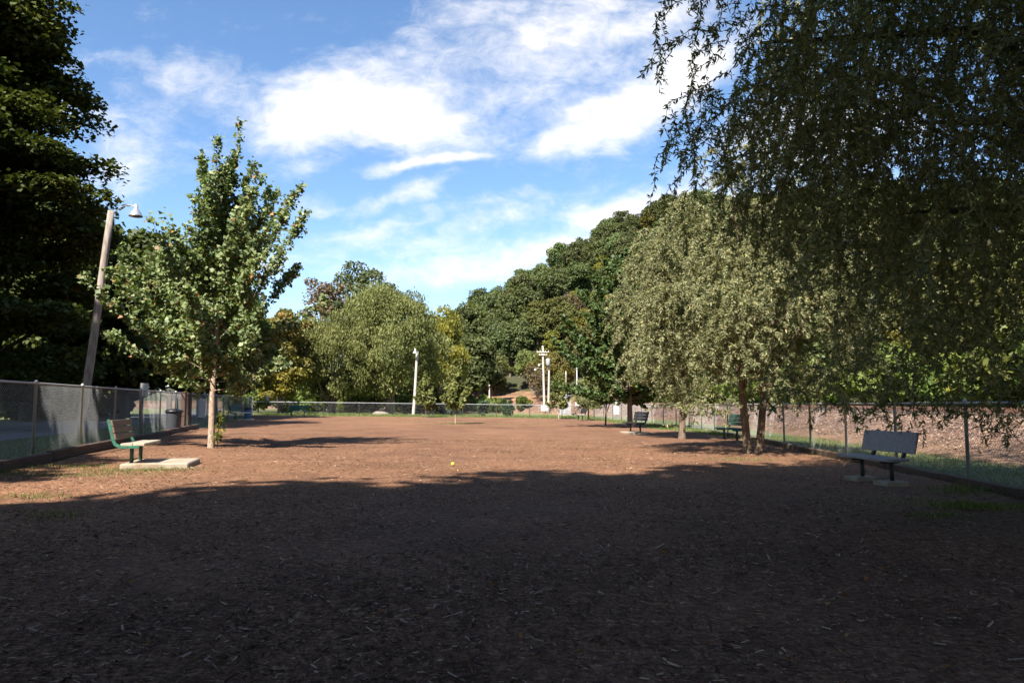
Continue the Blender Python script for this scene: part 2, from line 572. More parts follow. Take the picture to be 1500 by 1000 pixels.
L = dict(
    hilldark=leaf_mat('hill_leaf_dark', (0.038, 0.056, 0.020), (0.112, 0.132, 0.048)),
    hillolive=leaf_mat('hill_leaf_olive', (0.060, 0.070, 0.018), (0.140, 0.148, 0.046)),
    hillyellow=leaf_mat('hill_leaf_yellow', (0.085, 0.088, 0.016), (0.190, 0.170, 0.036)),
    hillbrown=leaf_mat('hill_leaf_brown', (0.075, 0.058, 0.032), (0.15, 0.115, 0.06)),
    farwillow=leaf_mat('far_willow_leaf', (0.075, 0.090, 0.026), (0.205, 0.212, 0.075), objvar=0.1),
    bluegreen=leaf_mat('bluegreen_leaf', (0.045, 0.065, 0.030), (0.11, 0.13, 0.06), objvar=0.1),
    russet=leaf_mat('russet_leaf', (0.085, 0.062, 0.035), (0.20, 0.145, 0.09), objvar=0.1),
    orange=leaf_mat('orange_leaf', (0.075, 0.085, 0.026), (0.20, 0.165, 0.05), (0.27, 0.13, 0.05), 0.78, objvar=0.1),
    yellow=leaf_mat('yellow_leaf', (0.10, 0.105, 0.018), (0.24, 0.21, 0.036), objvar=0.1),
    maple=leaf_mat('maple_leaf', (0.058, 0.100, 0.032), (0.25, 0.30, 0.13), (0.30, 0.15, 0.07), 0.985, 0.28, 0.09, 0.1),
    maple2=leaf_mat('green_maple_leaf', (0.028, 0.062, 0.018), (0.100, 0.150, 0.042), (0.16, 0.12, 0.03), 0.97, 0.28, 0.08, 0.1),
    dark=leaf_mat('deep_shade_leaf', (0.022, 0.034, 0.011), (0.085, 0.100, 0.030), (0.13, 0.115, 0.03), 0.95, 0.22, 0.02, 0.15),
    willow=leaf_mat('silvery_willow_leaf', (0.105, 0.122, 0.055), (0.32, 0.335, 0.180), (0.42, 0.36, 0.18), 0.93, 0.33, 0.05, 0.1),
    willownear=leaf_mat('near_willow_leaf', (0.10, 0.112, 0.050), (0.36, 0.36, 0.175), (0.42, 0.34, 0.15), 0.94, 0.35, 0.05, 0.05),
    sapling=leaf_mat('sapling_leaf', (0.08, 0.102, 0.030), (0.21, 0.222, 0.075), objvar=0.1),
    shrub=leaf_mat('dark_shrub_leaf', (0.018, 0.038, 0.018), (0.05, 0.085, 0.034), objvar=0.15),
    bush=leaf_mat('bush_leaf', (0.045, 0.07, 0.014), (0.15, 0.18, 0.042), (0.22, 0.2, 0.04), 0.9, objvar=0.3),
    shade=leaf_mat('broadleaf', (0.03, 0.05, 0.015), (0.08, 0.11, 0.03), objvar=0.2),
    blade=leaf_mat('grass_blade', (0.05, 0.085, 0.018), (0.15, 0.20, 0.05), (0.28, 0.23, 0.11), 0.85, 0.3, 0.03, 0.05),
    chip=leaf_mat('wood_chip', (0.055, 0.031, 0.021), (0.22, 0.128, 0.080), (0.46, 0.34, 0.24), 0.93, 0.0, 0.03, 0.02),
    fallen=leaf_mat('fallen_leaf', (0.14, 0.06, 0.03), (0.30, 0.13, 0.05), (0.30, 0.24, 0.08), 0.8, 0.15, 0.03, 0.02),
)

# ------------------------------------------------------------------ terrain
LF = np.array([(-7.2, 3), (-8.3, 9.5), (-9.8, 15.6), (-10.45, 18.05), (-11.9, 23.6), (-13.3, 29), (-15.0, 35), (-17.2, 44), (-20.2, 55), (-22.9, 65.5)])   # left fence
RF = np.array([(6.0, -6), (6.6, 1), (7.74, 11.64), (8.07, 14.7), (8.65, 20.9), (9.3, 27), (10.1, 38), (10.2, 44), (9.6, 54), (8.5, 65), (7.7, 69.5)])     # right fence
FF = np.array([(-22.9, 65.5), (-12, 66.5), (-4, 67.6), (3, 68.8), (7.7, 69.5)])                                                                       # far fence
TR = np.array([(10.5, -40), (13.4, -10), (15.3, 8), (16.6, 24), (18.8, 45), (19.2, 66), (17.0, 84), (10.0, 101), (-4, 114), (-26, 121), (-60, 124), (-140, 126)], float)  # railway


def polydist(P, Q):
    """distance of points P (n,2) from polyline Q and the sign: + on its left"""
    best = np.full(len(P), 1e9)
    sg = np.ones(len(P))
    yy = np.zeros(len(P))
    for a, b in zip(Q[:-1], Q[1:]):
        ab = b - a
        t = np.clip(((P - a) @ ab) / (ab @ ab), 0, 1)
        c = a + t[:, None] * ab
        dd = np.hypot(*(P - c).T)
        cr = ab[0] * (P[:, 1] - a[1]) - ab[1] * (P[:, 0] - a[0])
        u = dd < best
        best[u] = dd[u]
        sg[u] = np.where(cr[u] >= 0, 1, -1)
        yy[u] = c[u, 1]
    return best * sg, yy


def smooth(t):
    t = np.clip(t, 0, 1)
    return t * t * (3 - 2 * t)


def wob(x, y, k, s):
    return (np.sin(x * k + 1.3 * s + 2.1 * np.sin(y * k * .7 + s)) + np.sin(y * k * 1.17 + 2.7 * s + 1.7 * np.sin(x * k * .8 + 2 * s))) * .5


def natural(x, y):
    return -0.012 * np.clip(x, -40, 25)


def track_z(y):
    return 0.72 + np.interp(y, [-40, 24, 70, 112, 130], [0, 0.12, 0.25, 0.75, 0.8])


def terrain(x, y):
    x = np.asarray(x, float)
    y = np.asarray(y, float)
    sh = x.shape
    x, y = x.ravel(), y.ravel()
    z = natural(x, y)
    sd, ty = polydist(np.stack([x, y], 1), TR)
    emb = track_z(ty) - 0.35
    z = np.where(sd < 4.6, z + (emb - z) * smooth((4.6 - sd) / 3.4), z)
    s = np.maximum(y - 127 + 2 * wob(x, y, .08, 1), (x - 36) * 0.9 - 0.02 * y)
    C = np.interp(x, [-160, -70, -19, -3, 16, 31, 48, 110, 200, 500], [3, 8, 16.5, 26.5, 41, 48, 54, 58, 55, 48])
    h = C * (0.035 * smooth(s / 5.0) + 0.965 * smooth(s / 118) ** 0.92) + wob(x, y, .06, 3) * 1.5 * smooth(s / 30)
    h = np.where(s > 0, h, 0)
    bank = -25 - .26 * y
    z = z + h
    return z.reshape(sh)


def gz(x, y):
    return float(terrain(np.array([x]), np.array([y]))[0])


def sheet(name, X, Y, Z, mat, kind='structure', keep=None):
    ny, nx = X.shape
    idx = np.arange(nx * ny).reshape(ny, nx)
    f = np.stack([idx[:-1, :-1], idx[:-1, 1:], idx[1:, 1:], idx[1:, :-1]], -1).reshape(-1, 4)
    me = mesh_np(name, np.stack([X, Y, Z], -1).reshape(-1, 3), f, mat, smooth=True)
    return tag(link(name, me), kind=kind)


gx = np.concatenate([np.linspace(-900, -130, 14), np.linspace(-120, -30, 31), np.linspace(-29, 29, 117), np.linspace(30, 160, 66), np.linspace(175, 900, 14)])
gy = np.concatenate([np.linspace(-300, -45, 8), np.linspace(-40, 90, 131), np.linspace(92, 300, 105), np.linspace(320, 1500, 14)])
X, Y = np.meshgrid(gx, gy)
Z = terrain(X, Y)
ground = sheet('ground', X, Y, np.where(Y > 300, Z, Z), M['grass'])
me = ground.data
me.materials.append(M['hill'])
cy = np.zeros(len(me.polygons) * 3, np.float32)
me.polygons.foreach_get('center', cy)
cy = cy.reshape(-1, 3)
sl_ = np.maximum(cy[:, 1] - 127 + 2 * wob(cy[:, 0], cy[:, 1], .08, 1), (cy[:, 0] - 36) * 0.9 - 0.02 * cy[:, 1])
me.polygons.foreach_set('material_index', (sl_ > -1.0).astype(np.int32))


def lx(y):
    return np.interp(y, LF[:, 1], LF[:, 0])


def rx(y):
    return np.interp(y, RF[:, 1], RF[:, 0])


def fy(x):
    return np.interp(x, FF[:, 0], FF[:, 1])


def mulch_z(x, y):
    return natural(x, y) + 0.03 + 0.012 * wob(x, y, 1.9, 1) + 0.02 * wob(x, y, .5, 2)


def yard_left(y):
    return np.where(y < 3, -7.0 - (3 - y) * .3, lx(y)) + 0.62 - 0.15 * smooth((y - 30) / 20)


def yard_right(y):
    return rx(y) - 0.55 - 1.6 * smooth((y - 27) / 14) * (1 + .25 * np.sin(y * .5)) - .3 * smooth((y - 55) / 8)


vy = np.concatenate([np.linspace(-30, 0, 30), np.linspace(0.15, 30, 200), np.linspace(30.4, 68.2, 95)])
tt = np.linspace(0, 1, 120)
YY = np.repeat(vy[:, None], 120, 1)
XX = yard_left(vy)[:, None] * (1 - tt) + yard_right(vy)[:, None] * tt
YY = np.where(YY > 60, 60 + (YY - 60) * ((fy(XX) - 0.9 - 60) / 8.2), YY)
sheet('mulch_ground', XX, YY, mulch_z(XX, YY), M['mulch'])

# asphalt road beyond the left fence
ry = np.linspace(-30, 140, 120)
off = np.linspace(3.4, 9.0, 8)
XX = np.interp(ry, LF[:, 1], LF[:, 0])[:, None] - off[None, :] - np.clip(ry - 65, 0, None)[:, None] * .30 + np.clip(3 - ry, 0, None)[:, None] * .15
YY = np.repeat(ry[:, None], 8, 1)
sheet('road', XX, YY, terrain(XX, YY) + 0.02, M['asphalt'])

# railway embankment of ballast
dense = []
for a, b in zip(TR[:-1], TR[1:]):
    m_ = max(2, int(np.hypot(*(b - a)) / 1.5))
    dense += [a + (b - a) * t for t in np.linspace(0, 1, m_, endpoint=False)]
dense = np.array(dense + [TR[-1]])
for _ in range(12):
    dense[1:-1] = dense[1:-1] * .5 + (dense[:-2] + dense[2:]) * .25
tg = np.gradient(dense, axis=0)
tg /= np.hypot(*tg.T)[:, None]
nl = np.stack([-tg[:, 1], tg[:, 0]], 1)
tz = track_z(dense[:, 1])
offs = np.array([5.2, 4.4, 3.6, 2.8, 2.1, 1.7, 0.8, 0, -0.8, -1.8, -3.0, -5.5, -8.0])
zo = [None, None, -.72, -.42, -.16, -.04, 0, 0, 0, -.04, -.28, -.30, -.34]
EX = dense[:, 0:1] + nl[:, 0:1] * offs
EY = dense[:, 1:2] + nl[:, 1:2] * offs
EZ = np.zeros_like(EX)
for j in range(len(offs)):
    if zo[j] is None:
        EZ[:, j] = natural(EX[:, j], EY[:, j]) + (-.06 if j == 0 else .10)
    else:
        EZ[:, j] = tz + zo[j]
EZ += 0.03 * wob(EX, EY, 2.3, 4)
sheet('ballast_embankment', EX, EY, EZ, M['ballast'])

# loose stones of the ballast slope, thinning out down the bank
g = np.random.default_rng(91)
N = 11000
si = g.integers(int(len(dense) * .16), int(len(dense) * .5), N)
of = 1.3 + 3.0 * g.random(N) ** 1.25
fr = g.random(N)[:, None]
P = dense[si] * (1 - fr) + dense[si + 1] * fr + nl[si] * of[:, None]
zz = np.array([np.interp(o_, [1.3, 1.7, 2.1, 2.8, 3.6, 4.4], [-.02, -.04, -.16, -.42, -.72, -.86]) for o_ in of]) + tz[si]
r_ = np.exp(g.normal(math.log(.032), .4, N)).clip(.015, .075)
O8 = np.array([(1, 0, 0), (-1, 0, 0), (0, 1, 0), (0, -1, 0), (0, 0, 1), (0, 0, -1)], float)
V = O8[None] * (r_[:, None] * g.uniform(.65, 1.2, (N, 6)))[:, :, None] + g.normal(size=(N, 6, 3)) * (.22 * r_)[:, None, None]
V += np.stack([P[:, 0], P[:, 1], zz + .3 * r_ + .01], 1)[:, None, :]
fc = np.array([(0, 2, 4), (2, 1, 4), (1, 3, 4), (3, 0, 4), (2, 0, 5), (1, 2, 5), (3, 1, 5), (0, 3, 5)])
fcs = (np.arange(N)[:, None, None] * 6 + fc[None]).reshape(-1, 3)


def stone_fn(k, b):
    at_ = k.new('ShaderNodeAttribute', attribute_name='tint').outputs['Fac']
    k.put(b.inputs['Base Color'], k.ramp(at_, [(0.0, (0.11, 0.068, 0.046)), (0.6, (0.21, 0.135, 0.095)), (1.0, (0.36, 0.265, 0.20))]))


stones = link('ballast_stones', mesh_np('ballast_stones', V.reshape(-1, 3), fcs, material('ballast_stone', stone_fn, .9), np.repeat(g.random(N), 8)))
tag(stones, 'loose stones on the slope of the railway ballast bank', None, None, 'stuff')

trk = thing('railway_track', 'rusty railway track on the pale ballast bank beyond the fence', 'railway track')
for o_ in (0.75, -0.75):
    c_ = dense + nl * o_
    Vv, Ff = [], []
    for i in range(len(c_)):
        for (w_, h_) in ((-.065, .12), (-.04, .29), (.04, .29), (.065, .12)):
            Vv.append((c_[i, 0] + nl[i, 0] * w_, c_[i, 1] + nl[i, 1] * w_, tz[i] + h_))
    for i in range(len(c_) - 1):
        for k_ in range(3):
            a = i * 4 + k_
            Ff.append((a, a + 1, a + 5, a + 4))
    link('rail', mesh_np('rail', Vv, Ff, M['rust']), trk)
mb = MB()
mb.box((0, 0, 0), (2.6, 0.23, 0.16), bev=.015)
tie_me = mb.mesh('tie', M['tie'])
acc_len = 0
last = -9
seg = np.concatenate([[0], np.cumsum(np.hypot(*np.diff(dense, axis=0).T))])
for s_ in np.arange(46, 100, 0.6):
    x_ = np.interp(s_, seg, dense[:, 0])
    y_ = np.interp(s_, seg, dense[:, 1])
    i = min(np.searchsorted(seg, s_), len(dense) - 1)
    t_ = link('tie', tie_me, trk)
    t_.location = (x_, y_, track_z(y_) + 0.045)
    t_.rotation_euler = (0, 0, math.atan2(nl[i, 1], nl[i, 0]))

# ------------------------------------------------------------------ fences


def resample(P, step):
    P = np.asarray(P, float)
    sg_ = np.concatenate([[0], np.cumsum(np.hypot(*np.diff(P, axis=0).T))])
    n_ = max(1, int(round(sg_[-1] / step)))
    s_ = np.linspace(0, sg_[-1], n_ + 1)
    return np.stack([np.interp(s_, sg_, P[:, 0]), np.interp(s_, sg_, P[:, 1])], 1), sg_[-1]


def fence(label, P, hgt, zfun, step=3.05, pitch=0.075, wire=0.0022, post_r=0.03):
    posts, tot = resample(P, step)
    root = thing('chain_link_fence', label, 'fence', (posts[0, 0], posts[0, 1], 0))
    o0 = np.array([posts[0, 0], posts[0, 1], 0])
    zs = np.array([zfun(x, y) for x, y in posts])
    for i, (x, y) in enumerate(posts):
        m_ = MB()
        r_ = post_r * (1.35 if i in (0, len(posts) - 1) else 1)
        m_.lathe([(r_, -.12), (r_, hgt + .01), (r_ * 1.25, hgt + .012), (r_ * 1.2, hgt + .04), (r_ * .5, hgt + .07)], (0, 0, 0), 10)
        p = m_.build('post', M['galv'], root)
        p.location = (x - o0[0], y - o0[1], zs[i])
    m_ = MB()
    m_.tube([(x - o0[0], y - o0[1], z + hgt) for (x, y), z in zip(posts, zs)], 0.021, 8)
    m_.build('top_rail', M['galv'], root)
    # wire fabric: two families of diagonal wires woven between the ground and the rail
    sgp = np.concatenate([[0], np.cumsum(np.hypot(*np.diff(posts, axis=0).T))])
    ww = hgt - 0.05
    ns = 6
    V_, F_ = [], []
    s0 = np.arange(-ww, tot, pitch)
    for sgn in (1, -1):
        fr = np.linspace(0, 1, ns + 1)
        ss = s0[:, None] + ww * fr[None, :] * 1.0
        hh = (fr if sgn > 0 else 1 - fr)[None, :] * ww + .04
        hh = np.repeat(hh, len(s0), 0)
        ok = (ss >= 0) & (ss <= tot)
        x = np.interp(ss, sgp, posts[:, 0]) - o0[0]
        y = np.interp(ss, sgp, posts[:, 1]) - o0[1]
        z = np.interp(ss, sgp, zs) + hh
        C = np.stack([x, y, z], -1)
        for k_ in range(3):
            an = 2 * math.pi * k_ / 3
            # ring around a wire running along the fence and upwards
            Lx = np.gradient(posts[:, 0]).mean()
            Ly = np.gradient(posts[:, 1]).mean()
            ln = math.hypot(Lx, Ly)
            nx_, ny_ = -Ly / ln, Lx / ln
            offv = np.array([nx_ * math.cos(an), ny_ * math.cos(an), math.sin(an)]) * wire
            V_.append(C + offv + np.array([nx_, ny_, 0]) * 0.002 * sgn)
        base = sum(v.shape[0] * v.shape[1] for v in V_[:-3])
        m0 = len(s0) * (ns + 1)
        gi = np.arange(m0).reshape(len(s0), ns + 1)
        for k_ in range(3):
            a = base + k_ * m0 + gi
            b = base + ((k_ + 1) % 3) * m0 + gi
            good = ok[:, :-1] & ok[:, 1:]
            F_.append(np.stack([a[:, :-1], b[:, :-1], b[:, 1:], a[:, 1:]], -1)[good])
    V_ = np.concatenate([v.reshape(-1, 3) for v in V_])
    F_ = np.concatenate(F_)
    link('wire_mesh', mesh_np('wire_mesh', V_, F_, M['wire']), root)
    return root


fence('tall galvanised chain link fence with timber edging, running along the road by the green bench', LF, 1.5, lambda x, y: gz(x, y) + .06)
fence('galvanised chain link fence between the mulch yard and the railway bank', RF[1:], 1.37, lambda x, y: gz(x, y))
fence('low pale chain link fence across the far end before the lawn', FF, 1.22, lambda x, y: gz(x, y), pitch=0.17)

# old railway-tie edging along both side fences
mb = MB()
mb.box((0, 0, 0), (2.36, 0.16, 0.20), bev=.012)
timber_me = mb.mesh('landscape_timber', M['timber'])


def timbers(P, side, y0, y1, label, z=.06):
    pts, _ = resample(P, 2.4)
    for a, b in zip(pts[:-1], pts[1:]):
        c = (a + b) / 2
        if c[1] < y0 or c[1] > y1:
            continue
        dd = (b - a) / np.hypot(*(b - a))
        nn = np.array([-dd[1], dd[0]]) * side
        q = c + nn
        o = link('landscape_timber', timber_me)
        o.location = (q[0], q[1], gz(q[0], q[1]) + z + random.uniform(-.015, .015))
        o.rotation_euler = (0, -.012 * dd[0] * -1, math.atan2(dd[1], dd[0]) + random.uniform(-.012, .012))
        tag(o, label, 'landscape timber', 'timbers edging the mulch yard along the fences')


random.seed(4)
timbers(LF, -0.42, 7, 33, 'dark weathered timber laid as edging at the foot of the fence behind the green bench', .11)
timbers(RF, 0.42, 5, 31, 'dark weathered timber laid as edging at the foot of the fence beside the railway bank', .05)

# ------------------------------------------------------------------ foliage generators


def unit(v):
    return v / np.maximum(np.linalg.norm(v, axis=-1, keepdims=True), 1e-9)


def leaves_mesh(name, C, A, B, l, w, mat, tint, fold=0.18, shape='diamond'):
    """C centres, A long axes, B cross axes (unit), l/w sizes"""
    N = len(C)
    l = np.broadcast_to(l, (N,))[:, None]
    w = np.broadcast_to(w, (N,))[:, None]
    Nn = unit(np.cross(A, B))
    up = Nn * (w * fold)
    V = np.empty((N, 4, 3))
    if shape == 'diamond':
        V[:, 0] = C - A * l * .5
        V[:, 1] = C + B * w * .5 + up - A * l * .06
        V[:, 2] = C + A * l * .5
        V[:, 3] = C - B * w * .5 + up - A * l * .06
    else:
        V[:, 0] = C - A * l * .5 - B * w * .38
        V[:, 1] = C - A * l * .42 + B * w * .5 + up
        V[:, 2] = C + A * l * .5 + B * w * .3
        V[:, 3] = C + A * l * .38 - B * w * .5 + up
    return mesh_np(name, V.reshape(-1, 3), np.arange(N * 4).reshape(N, 4), mat, tint)


def rand_unit(N, g):
    return unit(g.normal(size=(N, 3)))


def clump_leaves(cs, rs, per, g, flat=1.0, out=0.6, upb=0.35, shell=0.55):
    """leaf centres and axes for clumps at cs with radii rs"""
    N = len(cs) * per
    ci = np.repeat(np.arange(len(cs)), per)
    dirs = rand_unit(N, g)
    dirs[:, 2] = np.where((dirs[:, 2] < -.35) & (g.random(N) < .6), -dirs[:, 2], dirs[:, 2])
    rad = rs[ci] * (shell + (1 - shell) * g.random(N) ** .5) * (0.8 + .4 * g.random(N))
    P = dirs * rad[:, None]
    P[:, 2] *= flat
    C = cs[ci] + P
    nrm = unit(dirs * out + rand_unit(N, g) * .75 + np.array([0, 0, upb]))
    A = unit(np.cross(nrm, rand_unit(N, g)))
    B = np.cross(nrm, A)
    return C, A, B, ci


def envelope(Hc, Rc, k, g, shell=(.5, 1.0), zlow=-0.75, shape='round'):
    """clump centres in a crown of half height Hc and radius Rc about its centre"""
    out = []
    while len(out) < k:
        dv = g.normal(size=3)
        dv /= np.linalg.norm(dv)
        if dv[2] < zlow:
            continue
        r = shell[0] + (shell[1] - shell[0]) * g.random() ** .6
        out.append(dv * r * np.array([Rc, Rc, Hc]))
    return np.array(out)


def limbs(mb, base, tips, r0, g, z0, seg=6, bend=.35):
    for t in tips:
        t = np.asarray(t, float)
        s = np.array([base[0], base[1], z0 + (t[2] - z0) * .25 * g.random()])
        mid = (s + t) / 2 + np.array([0, 0, -bend * .3 * np.linalg.norm(t - s)]) + g.normal(size=3) * .06 * np.linalg.norm(t - s)
        rr = r0 * (.35 + .3 * g.random())
        mb.tube([s, s * .6 + mid * .4, mid, t * .6 + mid * .4, t], [rr, rr * .85, rr * .62, rr * .4, rr * .14], seg, cap=False)


def broad_tree(seed, H, Rc, trunk_h, nclump, per, leaf, lmat, bmat, crad=.34, squash=.8, trunk_r=None, shell=(.45, 1), zlow=-.7, droop=False, sparse_limbs=10):
    g = np.random.default_rng(seed)
    Hc = (H - trunk_h) / 2
    zc = trunk_h + Hc
    cs = envelope(Hc * .88, Rc * .85, nclump, g, shell, zlow)
    cs[:, :2] *= (1.0 + .22 * np.sin(np.arctan2(cs[:, 1], cs[:, 0]) * 3 + seed))[:, None]
    cs[:, 2] += zc
    rs = Rc * crad * (.6 + .75 * g.random(nclump))
    C, A, B, ci = clump_leaves(cs, rs, per, g, squash)
    if droop:
        A = unit(A * .5 + np.array([0, 0, -1.0]) + g.normal(size=A.shape) * .25)
        B = unit(np.cross(A, rand_unit(len(A), g)))
    ct = g.random(nclump)
    tint = np.clip(.55 * g.random(len(C)) + .45 * ct[ci], 0, .999)
    sz = leaf * (.65 + .7 * g.random(len(C)))
    crown = leaves_mesh('crown', C, A, B, sz * (1.5 if droop else 1.15), sz * (.6 if droop else 1.0), lmat, tint, shape='diamond' if droop else 'quad')
    mb = MB()
    tr_ = trunk_r or H * .018
    wv = g.normal(size=(5, 2)) * H * .008
    top = trunk_h + Hc * 1.1
    pts = [(wv[i, 0] * (i > 0), wv[i, 1] * (i > 0), top * i / 4 - (.25 if i == 0 else 0)) for i in range(5)]
    mb.tube(pts, [tr_ * 1.45, tr_, tr_ * .85, tr_ * .6, tr_ * .25], 9, cap=False)
    sel = g.choice(nclump, min(sparse_limbs, nclump), replace=False)
    limbs(mb, (0, 0), cs[sel], tr_, g, trunk_h * .8)
    return crown, mb.mesh('trunk', bmat)


def plant(name, label, cat, loc, meshes, group=None, rz=0.0, sc=1.0, sz=None):
    root = thing(name, label, cat, loc, rz, group)
    root.scale = (sc, sc, sz or sc)
    crown, trunk = meshes
    if trunk:
        link('trunk', trunk, root)
    link('crown', crown, root)
    return root


def at(px, Yd, z=None):
    """ground point on the line of sight of column px at depth Yd"""
    x = (px - 750) / F * Yd
    return (x, Yd, gz(x, Yd) if z is None else z)


# ------------------------------------------------------------------ wooded hillside: each tree a thing
g = np.random.default_rng(11)
protos = []
for i in range(5):
    protos.append(('dark', broad_tree(100 + i, 12.5 + 1.2 * i % 3, 5.6, 2.0, 50, 220, .36, L['hilldark'], M['bark'], .29)))
for i in range(2):
    protos.append(('olive', broad_tree(110 + i, 12, 5.2, 1.8, 46, 210, .35, L['hillolive'], M['bark'], .29)))
for i in range(2):
    protos.append(('yellow', broad_tree(120 + i, 11, 4.4, 1.4, 28, 230, .33, L['hillyellow'], M['bark'], .36)))
for i in range(2):
    protos.append(('brown', broad_tree(130 + i, 11.5, 4.0, 2.2, 26, 60, .34, L['hillbrown'], M['barktan'], .34, sparse_limbs=24)))
kinds = {'dark': 'dark green broadleaf tree in the dense wood covering the hillside', 'olive': 'olive green broadleaf tree in the wood on the hillside',
         'yellow': 'yellow-green tree standing out among the dark wood on the hillside', 'brown': 'thin brownish half-bare tree with pale limbs in the hillside wood'}
cnt = 0
pts = []
for yb in np.arange(131, 262, 8.6):
    for xb in np.arange(-36, 190, 6.6):
        x = xb + g.uniform(-2.6, 2.6)
        y = yb + g.uniform(-3.6, 3.6)
        pts.append((x, y))
for yb in np.arange(46, 131, 9.5):
    for xb in np.arange(42, 110, 9.5):
        pts.append((xb + g.uniform(-3, 3), yb + g.uniform(-3, 3)))
for (x, y) in pts:
    px = 750 + F * x / y
    if px < 610 or px > 1600:
        continue
    if px > 1010 and y > 131 and g.random() < .66:
        continue
    if y > 131 and px <= 1010 and y > 225 and g.random() < .2:
        continue
    if cnt >= 298:
        break
    low = y < 150 or (y <= 131)
    w_ = np.array([.80, .13, .05, .02]) if not low else np.array([.42, .26, .20, .12])
    if 800 < px < 900 and y < 185:
        w_ = np.array([.15, .33, .34, .18])
    kd = g.choice(['dark', 'olive', 'yellow', 'brown'], p=w_)
    cand = [m for k_, m in protos if k_ == kd]
    m_ = cand[g.integers(len(cand))]
    sc = g.uniform(.62, .95) * (.85 if low else 1) * (1.25 if px > 1010 else 1)
    plant('hillside_tree', kinds[kd], 'tree', (x, y, gz(x, y) - .3), m_, 'trees of the wooded hillside', g.uniform(0, 6.28), sc, sc * g.uniform(.9, 1.2))
    cnt += 1

# ------------------------------------------------------------------ trees around the yard
# far willows behind the far fence
plant('willow_tree', 'broad grey-green willow tree behind the far fence, beside the leaning lamp pole', 'tree', at(572, 80), broad_tree(201, 14.6, 6.6, 1.2, 100, 640, .20, L['farwillow'], M['bark'], .235, .95, .42, zlow=-.95, droop=True))
plant('willow_tree', 'smaller grey-green willow tree behind the far green bench', 'tree', at(487, 77), broad_tree(202, 10.2, 5.2, 1.0, 80, 560, .19, L['farwillow'], M['bark'], .24, .95, .34, zlow=-.95, droop=True))
plant('tall_tree', 'tall blue-green tree with open top rising behind the two far willows', 'tree', at(525, 100), broad_tree(203, 20.5, 5.2, 6, 44, 240, .28, L['bluegreen'], M['bark'], .27, .7, sparse_limbs=24))
plant('tall_tree', 'russet half-bare tree rising behind the smaller far willow', 'tree', at(474, 98), broad_tree(204, 18.6, 4.2, 6, 44, 120, .22, L['russet'], M['barktan'], .28, .8, sparse_limbs=30))
plant('yellow_tree', 'yellowing upright tree right of the big far willow', 'tree', at(650, 92), broad_tree(205, 13.4, 3.0, 1.2, 55, 240, .26, L['yellow'], M['bark'], .34, 1.1, droop=True))
plant('broadleaf_tree', 'green tree just behind the yellowing tree at the foot of the hill', 'tree', at(690, 108), broad_tree(206, 12.5, 4.4, 1.2, 50, 240, .32, L['hilldark'], M['bark'], .31))
plant('autumn_tree', 'orange and green autumn tree beyond the far end of the road fence', 'tree', at(414, 72), broad_tree(207, 10.4, 3.2, 1.0, 56, 300, .20, L['orange'], M['bark'], .27, .8))
plant('autumn_tree', 'low golden-leaved tree beside the far corner of the fences', 'tree', at(409, 70), broad_tree(208, 6.0, 2.3, .4, 40, 260, .17, L['yellow'], M['bark'], .3, .8))
plant('broadleaf_tree', 'dark twin-stemmed tree behind the fence corner, left of the autumn tree', 'tree', at(358, 82), broad_tree(209, 11, 4.2, 2.4, 60, 260, .26, L['shade'], M['barkdark'], .28, .8))

# dark wood on the left beyond the road
dark_specs = [  # px, depth, H, R, trunk, label
    (-92, 28, 19.5, 6.3, 1.2, 'huge dark dense tree at the edge of the road, towering over the chain link fence', 340, 460),
    (40, 41, 14.0, 5.4, .6, 'dark tree just right of the huge one, behind the tall leaning lamp pole', 130, 150),
    (185, 44, 11.5, 5.2, 1.2, 'shaded tree behind the left side of the young maple', 110, 150),
    (265, 52, 12.5, 5.4, 1.2, 'shaded tree directly behind the young maple trunk', 110, 140),
    (318, 57, 9.2, 4.0, 1.5, 'shaded tree behind the right side of the young maple', 90, 140),
    (15, 52, 14.5, 6.2, 1.0, 'dark tree far back in the shade behind the huge one', 90, 130),
]
for i, (px, Yd, H, Rr, th, lb, nc, per) in enumerate(dark_specs):
    g = np.random.default_rng(320 + i)
    if i == 0:
        # tiers of flat sprays on a tall cone-shaped crown
        cs, rs = [], []
        for k in range(nc):
            t = g.random() ** .8
            z = 1.5 + (H - 2) * t
            prof = Rr * (1 - .55 * t ** 1.5) * (.72 + .32 * math.sin(z * 2.1) ** 2)
            a = g.random() * 6.283
            r = prof * (.35 + .65 * g.random() ** .5)
            cs.append((r * math.cos(a), r * math.sin(a), z - .12 * r))
            rs.append(.85 + .75 * g.random())
        cs, rs = np.array(cs), np.array(rs)
        C, A, B, ci = clump_leaves(cs, rs, per, g, .38, .2, .9, .15)
        tint = np.clip(.6 * g.random(len(C)) + .4 * g.random(len(cs))[ci], 0, .999)
        sz = .135 * (.6 + .8 * g.random(len(C)))
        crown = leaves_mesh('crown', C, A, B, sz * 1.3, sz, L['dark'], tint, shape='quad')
        mb = MB()
        mb.tube([(0, 0, -.3), (.05, 0, 3), (0, .05, 12), (0, 0, H - 1)], [.5, .4, .26, .04], 10, cap=False)
        limbs(mb, (0, 0), cs[g.choice(nc, 40, replace=False)], .3, g, 1.8)
        ms_ = (crown, mb.mesh('trunk', M['barkdark']))
    else:
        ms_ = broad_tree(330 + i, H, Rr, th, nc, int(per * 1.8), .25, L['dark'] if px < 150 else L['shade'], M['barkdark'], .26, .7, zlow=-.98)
    plant('dark_tree' if px < 150 else 'broadleaf_tree', lb, 'tree', at(px, Yd), ms_)

